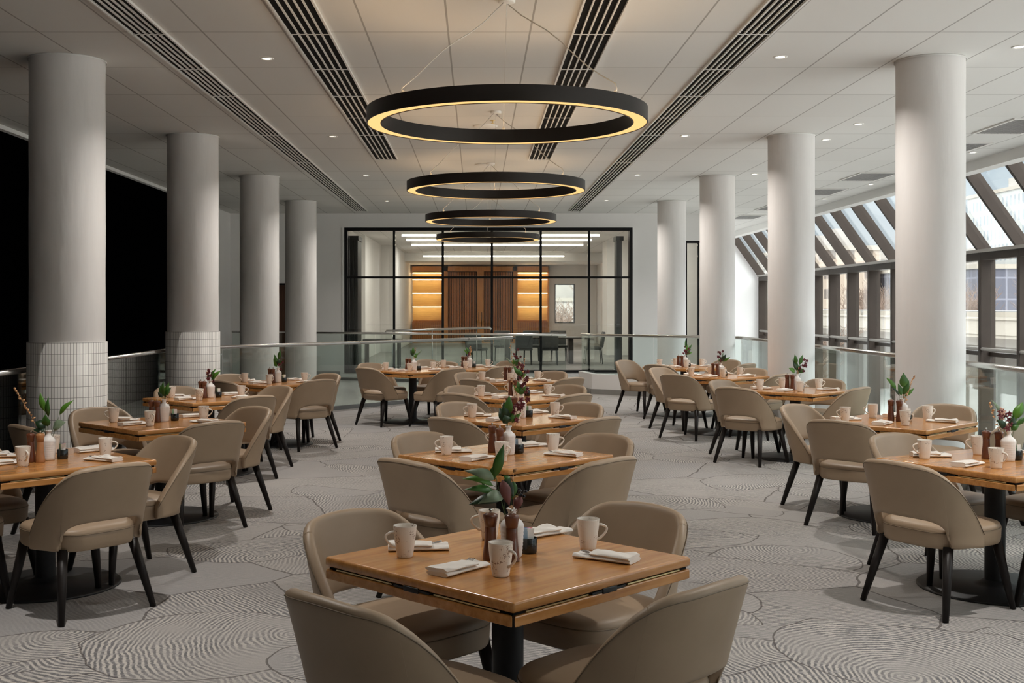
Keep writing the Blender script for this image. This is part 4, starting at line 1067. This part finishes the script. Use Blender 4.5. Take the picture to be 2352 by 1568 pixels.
table_group('l3', 'third black-wall-row table', *T['l3'], CHAIRS['l3'], '', packs=('packet_white', 'packet_green'))
table_group('l4', 'fourth black-wall-row table', *T['l4'], CHAIRS['l4'], '', packs=('packet_white', 'packet_yellow'))
table_group('m1', 'stair-rail table', *T['m1'], CHAIRS['m1'], '', packs=('packet_white',))
table_group('m2', 'table behind the stair-rail table', *T['m2'], CHAIRS['m2'], '', packs=('packet_white',))
table_group('r1', 'nearest window-row table', *T['r1'], CHAIRS['r1'], setup=((.085, .02), (.150, .06), (.0, .11), (.056, .075)), forks='LF', packs=('packet_white', 'packet_green', 'packet_pink', 'packet_yellow'))
table_group('r2', 'second window-row table', *T['r2'], CHAIRS['r2'], setup=((.085, .07), (.145, .12), (-.005, .06), (.045, .02)), forks='L', packs=('packet_white', 'packet_green'))
table_group('r3', 'third window-row table', *T['r3'], CHAIRS['r3'], 'L', packs=('packet_white',))
table_group('r4', 'fourth window-row table', *T['r4'], CHAIRS['r4'], '', packs=('packet_white', 'packet_green'))
table_group('r5', 'round window-row table', *T['r5'], CHAIRS['r5'], '', round_=True, packs=('packet_white',))
for o in ALLP:
    if o.name not in first: bpy.data.objects.remove(o)

# ------------------------------------------------------------------ conference chairs and table in the private room
simple('grey_fabric', (.085, .088, .09), .85, var=.15, vscale=30)
simple('dark_table', (.035, .028, .024), .35)
def make_conf():
    root = empty('conference_chair')
    b = MB(); b.rbox(-.24, .24, -.22, .24, .40, .48, .03); b.build('seat', 'grey_fabric', root)
    M = Matrix.Translation((0, -.23, .46)) @ Matrix.Rotation(R(-9), 4, 'X').inverted()
    b = MB(); b.rbox(-.235, .235, -.035, .035, 0, .44, .03, M=M); b.build('backrest', 'grey_fabric', root)
    for sx in (-1, 1):
        for sy in (1, -1):
            b = MB(); b.tube([(sx*.20, sy*.19, .41), (sx*.205, sy*.21, .36), (sx*.215, sy*.245, 0)], [.016, .016, .012], 8); b.build('leg', 'black_metal', root)
    return root
CONF = make_conf()
t_ = empty('conference_table', (1.75, 33.0, 0)); tag(t_, 'long dark conference table beyond the glazed wall', 'table')
b = MB(); b.rbox(-1.35, 1.35, -.55, .55, .70, .74, .01); b.build('tabletop', 'dark_table', t_)
for sx in (-1, 1):
    b = MB(); b.rbox(sx*.9-.06, sx*.9+.06, -.35, .35, 0, .6999, .01); b.build('leg', 'dark_table', t_)
conf = [(1.28, 31.9, 0, 'grey conference chair with its back to the glass, nearer the stair rail'), (1.98, 31.9, 0, 'grey conference chair with its back to the glass, beside the rail end'),
        (3.25, 32.6, 90, 'grey conference chair seen side-on at the end of the conference table'), (.75, 34.1, 180, 'grey conference chair facing us across the conference table, first of three'), (1.6, 34.1, 180, 'grey conference chair facing us across the conference table, middle of three'), (2.4, 34.1, 180, 'grey conference chair facing us across the conference table, last of three'),
        (.0, 31.6, -20, 'grey conference chair standing behind the stair rail tip')]
for i, (x, y, a, l) in enumerate(conf):
    c = CONF if i == 0 else copy_tree(CONF)
    c.location = (x, y, 0); c.rotation_euler = (0, 0, R(a)); tag(c, l, 'chair', 'grey conference chairs')
root = empty('side_table', (-2.45, 30.5, 0)); tag(root, 'small dark side table standing by the folded doors beyond the glass', 'table')
b = MB(); b.rbox(-.5, .5, -.35, .35, .70, .75, .008); b.build('tabletop', 'dark_table', root)
for sx in (-1, 1):
    for sy in (-1, 1):
        b = MB(); b.box(sx*.42-.03, sx*.42+.03, sy*.28-.03, sy*.28+.03, 0, .6999); b.build('leg', 'dark_table', root)
# small plant-like wooden bowl lamp glimpsed by the tiled column
# ------------------------------------------------------------------ outside
simple('ground_outside', (.56, .545, .52), .9, var=.2, vscale=.3)
simple('concrete', (.27, .24, .20), .85, var=.12, vscale=.4)
simple('concrete_dark', (.30, .275, .25), .9, var=.25, vscale=.5)
simple('bark', (.20, .145, .11), .9)
simple('twig', (.17, .115, .085), .9)
b = MB(); b.box(8.75, 420, -120, 520, -5.2, -4.6); b.box(-200, 8.75, 60, 520, -5.2, -4.6); b.box(-60, 8.75, -160, -8, -5.2, -4.6); struct(b.build('ground', 'ground_outside'))
root = empty('road_bridge', (24, 0, -.45)); tag(root, 'pale concrete road bridge running past outside the sloped windows', 'bridge')
b = MB(); b.box(0, 9, 10, 230, .60, .75); b.build('deck', 'concrete', root)
b = MB(); b.box(.8, 8.6, 10, 230, .1501, .5999); b.build('girder', 'concrete_dark', root)
b = MB()
for k in range(60): b.box(-.0501, -.02, 11+k*3.6, 11.25+k*3.6, .76, 1.44)
b.build('parapet_ribs', 'concrete_dark', root)
b = MB(); b.box(-.05, .25, 10, 230, .7501, 1.45); b.box(-.12, .32, 10, 230, 1.4501, 1.55); b.build('parapet', 'concrete', root)
b = MB(); b.box(8.7, 9.0, 10, 230, .7501, 1.75); b.build('far_parapet', 'concrete', root)
b = MB(); b.tube([(.1, 10, 1.85), (.1, 230, 1.85)], .03, 6)
for k in range(70): b.tube([(.1, 11+k*3.1, 1.55), (.1, 11+k*3.1, 1.85)], .025, 5)
b.build('guard_rail', 'steel_dark', root)
b = MB()
for k in range(9): b.box(1.5, 7.5, 14+k*25, 15.4+k*25, -4.15, .1499)
b.build('piers', 'concrete_dark', root)
b = MB(); b.box(34, 34.6, 5, 260, -4.6, -.3); tag(b.build('retaining_wall', 'concrete_dark'), 'dark stained concrete retaining wall below the bridge outside', 'wall')
b = MB(); b.box(13.5, 13.8, 12, 34, -4.6, -1.6); tag(b.build('terrace_wall', 'concrete'), 'low pale terrace wall on the ground outside the window', 'wall')
def facade(name, c0, c1, c2, bw, rh, mortar):
    t = NT(name); b = t.n('ShaderNodeTexBrick'); b.offset = 0
    v = t.coord('Object'); sx = t.n('ShaderNodeSeparateXYZ'); t.link(v, sx.inputs[0])
    cb = t.n('ShaderNodeCombineXYZ'); t.put(cb.inputs[0], t.math('ADD', sx.outputs[0], sx.outputs[1])); t.link(sx.outputs[2], cb.inputs[1]); t.link(cb.outputs[0], b.inputs['Vector'])
    b.inputs['Scale'].default_value = 1; b.inputs['Brick Width'].default_value = bw; b.inputs['Row Height'].default_value = rh; b.inputs['Mortar Size'].default_value = mortar; b.inputs['Mortar Smooth'].default_value = 0
    b.inputs['Color1'].default_value = (*c0, 1); b.inputs['Color2'].default_value = (*c1, 1); b.inputs['Mortar'].default_value = (*c2, 1)
    MT[name] = t.bsdf(b.outputs[0], .5)
facade('white_tower_skin', (.17, .20, .22), (.23, .25, .27), (.33, .33, .315), 2.0, 3.6, .62)
facade('brick_tower_skin', (.10, .075, .06), (.14, .11, .085), (.30, .235, .18), 3.2, 3.4, .85)
facade('dark_tower_skin', (.06, .06, .08), (.085, .085, .105), (.14, .14, .17), 2.4, 3.8, .15)
facade('mid_tower_skin', (.15, .146, .142), (.19, .185, .17), (.31, .28, .25), 2.6, 3.3, .7)
def building(x0, x1, y0, y1, h, skin, label, steps=()):
    root = empty('tower_block', ((x0+x1)/2, (y0+y1)/2, -4.6)); tag(root, label, 'building', 'towers across the river')
    hw, hd = (x1-x0)/2, (y1-y0)/2
    b = MB(); b.box(-hw, hw, -hd, hd, 0, h); b.build('facade', skin, root)
    b = MB(); b.box(-hw-.3, hw+.3, -hd-.3, hd+.3, h+.001, h+.8); b.build('parapet', 'concrete', root)
    b = MB(); b.box(-hw*.4, hw*.3, -hd*.4, hd*.4, h+.801, h+4); b.build('roof_plant', 'concrete_dark', root)
    return root
building(99, 140, 210, 240, 16.5, 'white_tower_skin', 'pale banded office block seen past the nearest right column')
building(88, 97, 205, 235, 13, 'dark_tower_skin', 'low dark glass block between the right column and the pale office block')
building(70, 79, 198, 215, 12, 'dark_tower_skin', 'dark glass tower seen between the two nearest white columns')
building(60, 69, 200, 215, 16, 'brick_tower_skin', 'tan brick apartment block seen between the two nearest white columns')
building(122, 140, 255, 290, 33, 'white_tower_skin', 'tall pale tower with balconies rising behind the roof glazing')
building(72, 92, 262, 300, 19, 'mid_tower_skin', 'tan apartment slab seen low through the roof glazing')
building(8, 40, 260, 290, 7.5, 'mid_tower_skin', 'low tan block far off beyond the private room window')
# bare trees along the bridge
def make_tree(seed, h):
    r_ = random.Random(seed); root = empty('bare_tree'); tr = MB(); tw = MB()
    def grow(p, d, L, rad, lev):
        n = 3; pts = [p]; q = p.copy(); dd = d.copy()
        for k in range(n):
            dd = (dd + Vector((r_.uniform(-.18, .18), r_.uniform(-.18, .18), r_.uniform(-.05, .12)))).normalized(); q = q + dd*L/n; pts.append(q.copy())
        (tr if lev < 2 else tw).tube(pts, [max(.011, rad*(1-.5*k/n)) for k in range(n+1)], 5 if lev < 2 else 3, 0, caps=False)
        if lev < 4:
            for k in range(6 if lev else 8):
                a = r_.uniform(0, 2*pi); sp = r_.uniform(.45, .95); b_ = pts[r_.randrange(1, n+1)] if lev else pts[r_.randrange(2, n+1)]
                e = Vector((cos(a)*sp, sin(a)*sp, r_.uniform(.3, .9))).normalized(); e = (e*.75 + dd*.35).normalized()
                grow(b_.copy(), e, L*r_.uniform(.5, .72), rad*.5, lev+1)
    grow(Vector((0,0,0)), Vector((0,0,1)), h*.42, h*.022, 0)
    tr.build('trunk', 'bark', root); tw.build('crown', 'twig', root, recalc=False)
    return root
TREES = [make_tree(3, 8.0), make_tree(8, 8.5)]
spots = [(41, 80, 1.0), (45, 92, 1.05), (39, 104, .95), (48, 113, 1.0), (43, 126, 1.1), (52, 84, 1.0), (54, 100, 1.1), (40, 118, .9), (58, 118, 1.05), (47, 140, 1.2), (42, 70, .9), (16, 66, .85), (15.5, 56, .8), (46, 64, 1.0), (55, 74, 1.0), (62, 96, 1.0), (15, 84, .95), (12, 100, 1.0), (49, 73, .95), (60, 83, 1.05), (66, 108, 1.1), (52, 128, 1.1), (6.2, 88, .85), (4.8, 74, .8), (2.0, 106, .9)]
for i, (x, y, s_) in enumerate(spots):
    o = TREES[i] if i < 2 else copy_tree(TREES[i % 2])
    o.location = (x, y, -4.6); o.scale = (s_*1.25, s_*1.25, s_); o.rotation_euler = (0, 0, i*1.3)
    tag(o, 'bare brown winter tree in the thicket outside above the bridge', 'tree', 'bare trees outside')

# ------------------------------------------------------------------ light
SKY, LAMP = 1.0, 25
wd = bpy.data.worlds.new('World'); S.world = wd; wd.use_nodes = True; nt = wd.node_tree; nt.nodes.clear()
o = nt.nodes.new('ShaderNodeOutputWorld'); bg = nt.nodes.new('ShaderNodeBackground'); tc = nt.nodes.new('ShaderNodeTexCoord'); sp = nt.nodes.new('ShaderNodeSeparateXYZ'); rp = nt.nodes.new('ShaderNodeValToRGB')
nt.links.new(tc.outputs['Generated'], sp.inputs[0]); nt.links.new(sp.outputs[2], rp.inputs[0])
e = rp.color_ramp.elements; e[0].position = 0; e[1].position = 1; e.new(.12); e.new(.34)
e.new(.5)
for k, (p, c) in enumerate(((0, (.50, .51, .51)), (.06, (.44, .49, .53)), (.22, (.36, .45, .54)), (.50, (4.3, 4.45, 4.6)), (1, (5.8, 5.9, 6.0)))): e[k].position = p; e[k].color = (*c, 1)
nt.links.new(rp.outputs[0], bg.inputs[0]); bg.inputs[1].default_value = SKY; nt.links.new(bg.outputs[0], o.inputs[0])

def light(name, kind, loc, energy, color=(1, 1, 1), **kw):
    l = bpy.data.lights.new(name, kind); l.energy = energy; l.color = color
    for k, v in kw.items(): setattr(l, k, v)
    ob = bpy.data.objects.new(name, l); COL.objects.link(ob); ob.location = loc
    return ob

sun = light('sun', 'SUN', (-20, -20, 40), .5, (1.0, .95, .86), angle=R(3)); sun.rotation_euler = Vector((.75, .45, -.75)).to_track_quat('-Z', 'Y').to_euler()
# the recessed downlights in their rows, plus an added unseen pair lighting the near tables
for x, ys in ((-1.60*K, (4.6, 8.9, 12.95, 16.8, 20.8)), (2.30*K, (4.6, 8.84, 12.9, 16.7, 20.7))):
    for y in ys:
        light('downlight_and_fill', 'AREA', (x, y*K, CEIL-.012), LAMP, (1.0, .95, .89), shape='DISK', size=.09, spread=R(138))
for y in (29.5, 36, 43, 49):  # added fill lights without fixtures, brightening the private room
    for x in (-1.6, 3.2):
        light('private_room_fill', 'AREA', (x, y, PC-.012), LAMP*1.4, (1.0, .94, .86), shape='DISK', size=.09)

# ------------------------------------------------------------------ camera and colour
cam = bpy.data.cameras.new('Camera'); co = bpy.data.objects.new('Camera', cam); COL.objects.link(co)
co.location = (0, 0, 1.57); co.rotation_euler = (R(90), 0, 0)
cam.sensor_fit = 'HORIZONTAL'; cam.sensor_width = 36; cam.lens = 36*2680/2352
cam.shift_x = (1176-1095)/2352; cam.shift_y = -(784-706)/2352
cam.clip_start = .05; cam.clip_end = 1000
S.camera = co
vs = S.view_settings; S.display_settings.display_device = 'sRGB'; vs.view_transform = 'Standard'; vs.look = 'None'; vs.gamma = 1; vs.use_curve_mapping = False; vs.exposure = 0.74
S.cycles.transparent_max_bounces = 24; S.cycles.max_bounces = 10; S.cycles.diffuse_bounces = 5; S.cycles.sample_clamp_indirect = 6
S.cycles.caustics_reflective = False; S.cycles.caustics_refractive = False
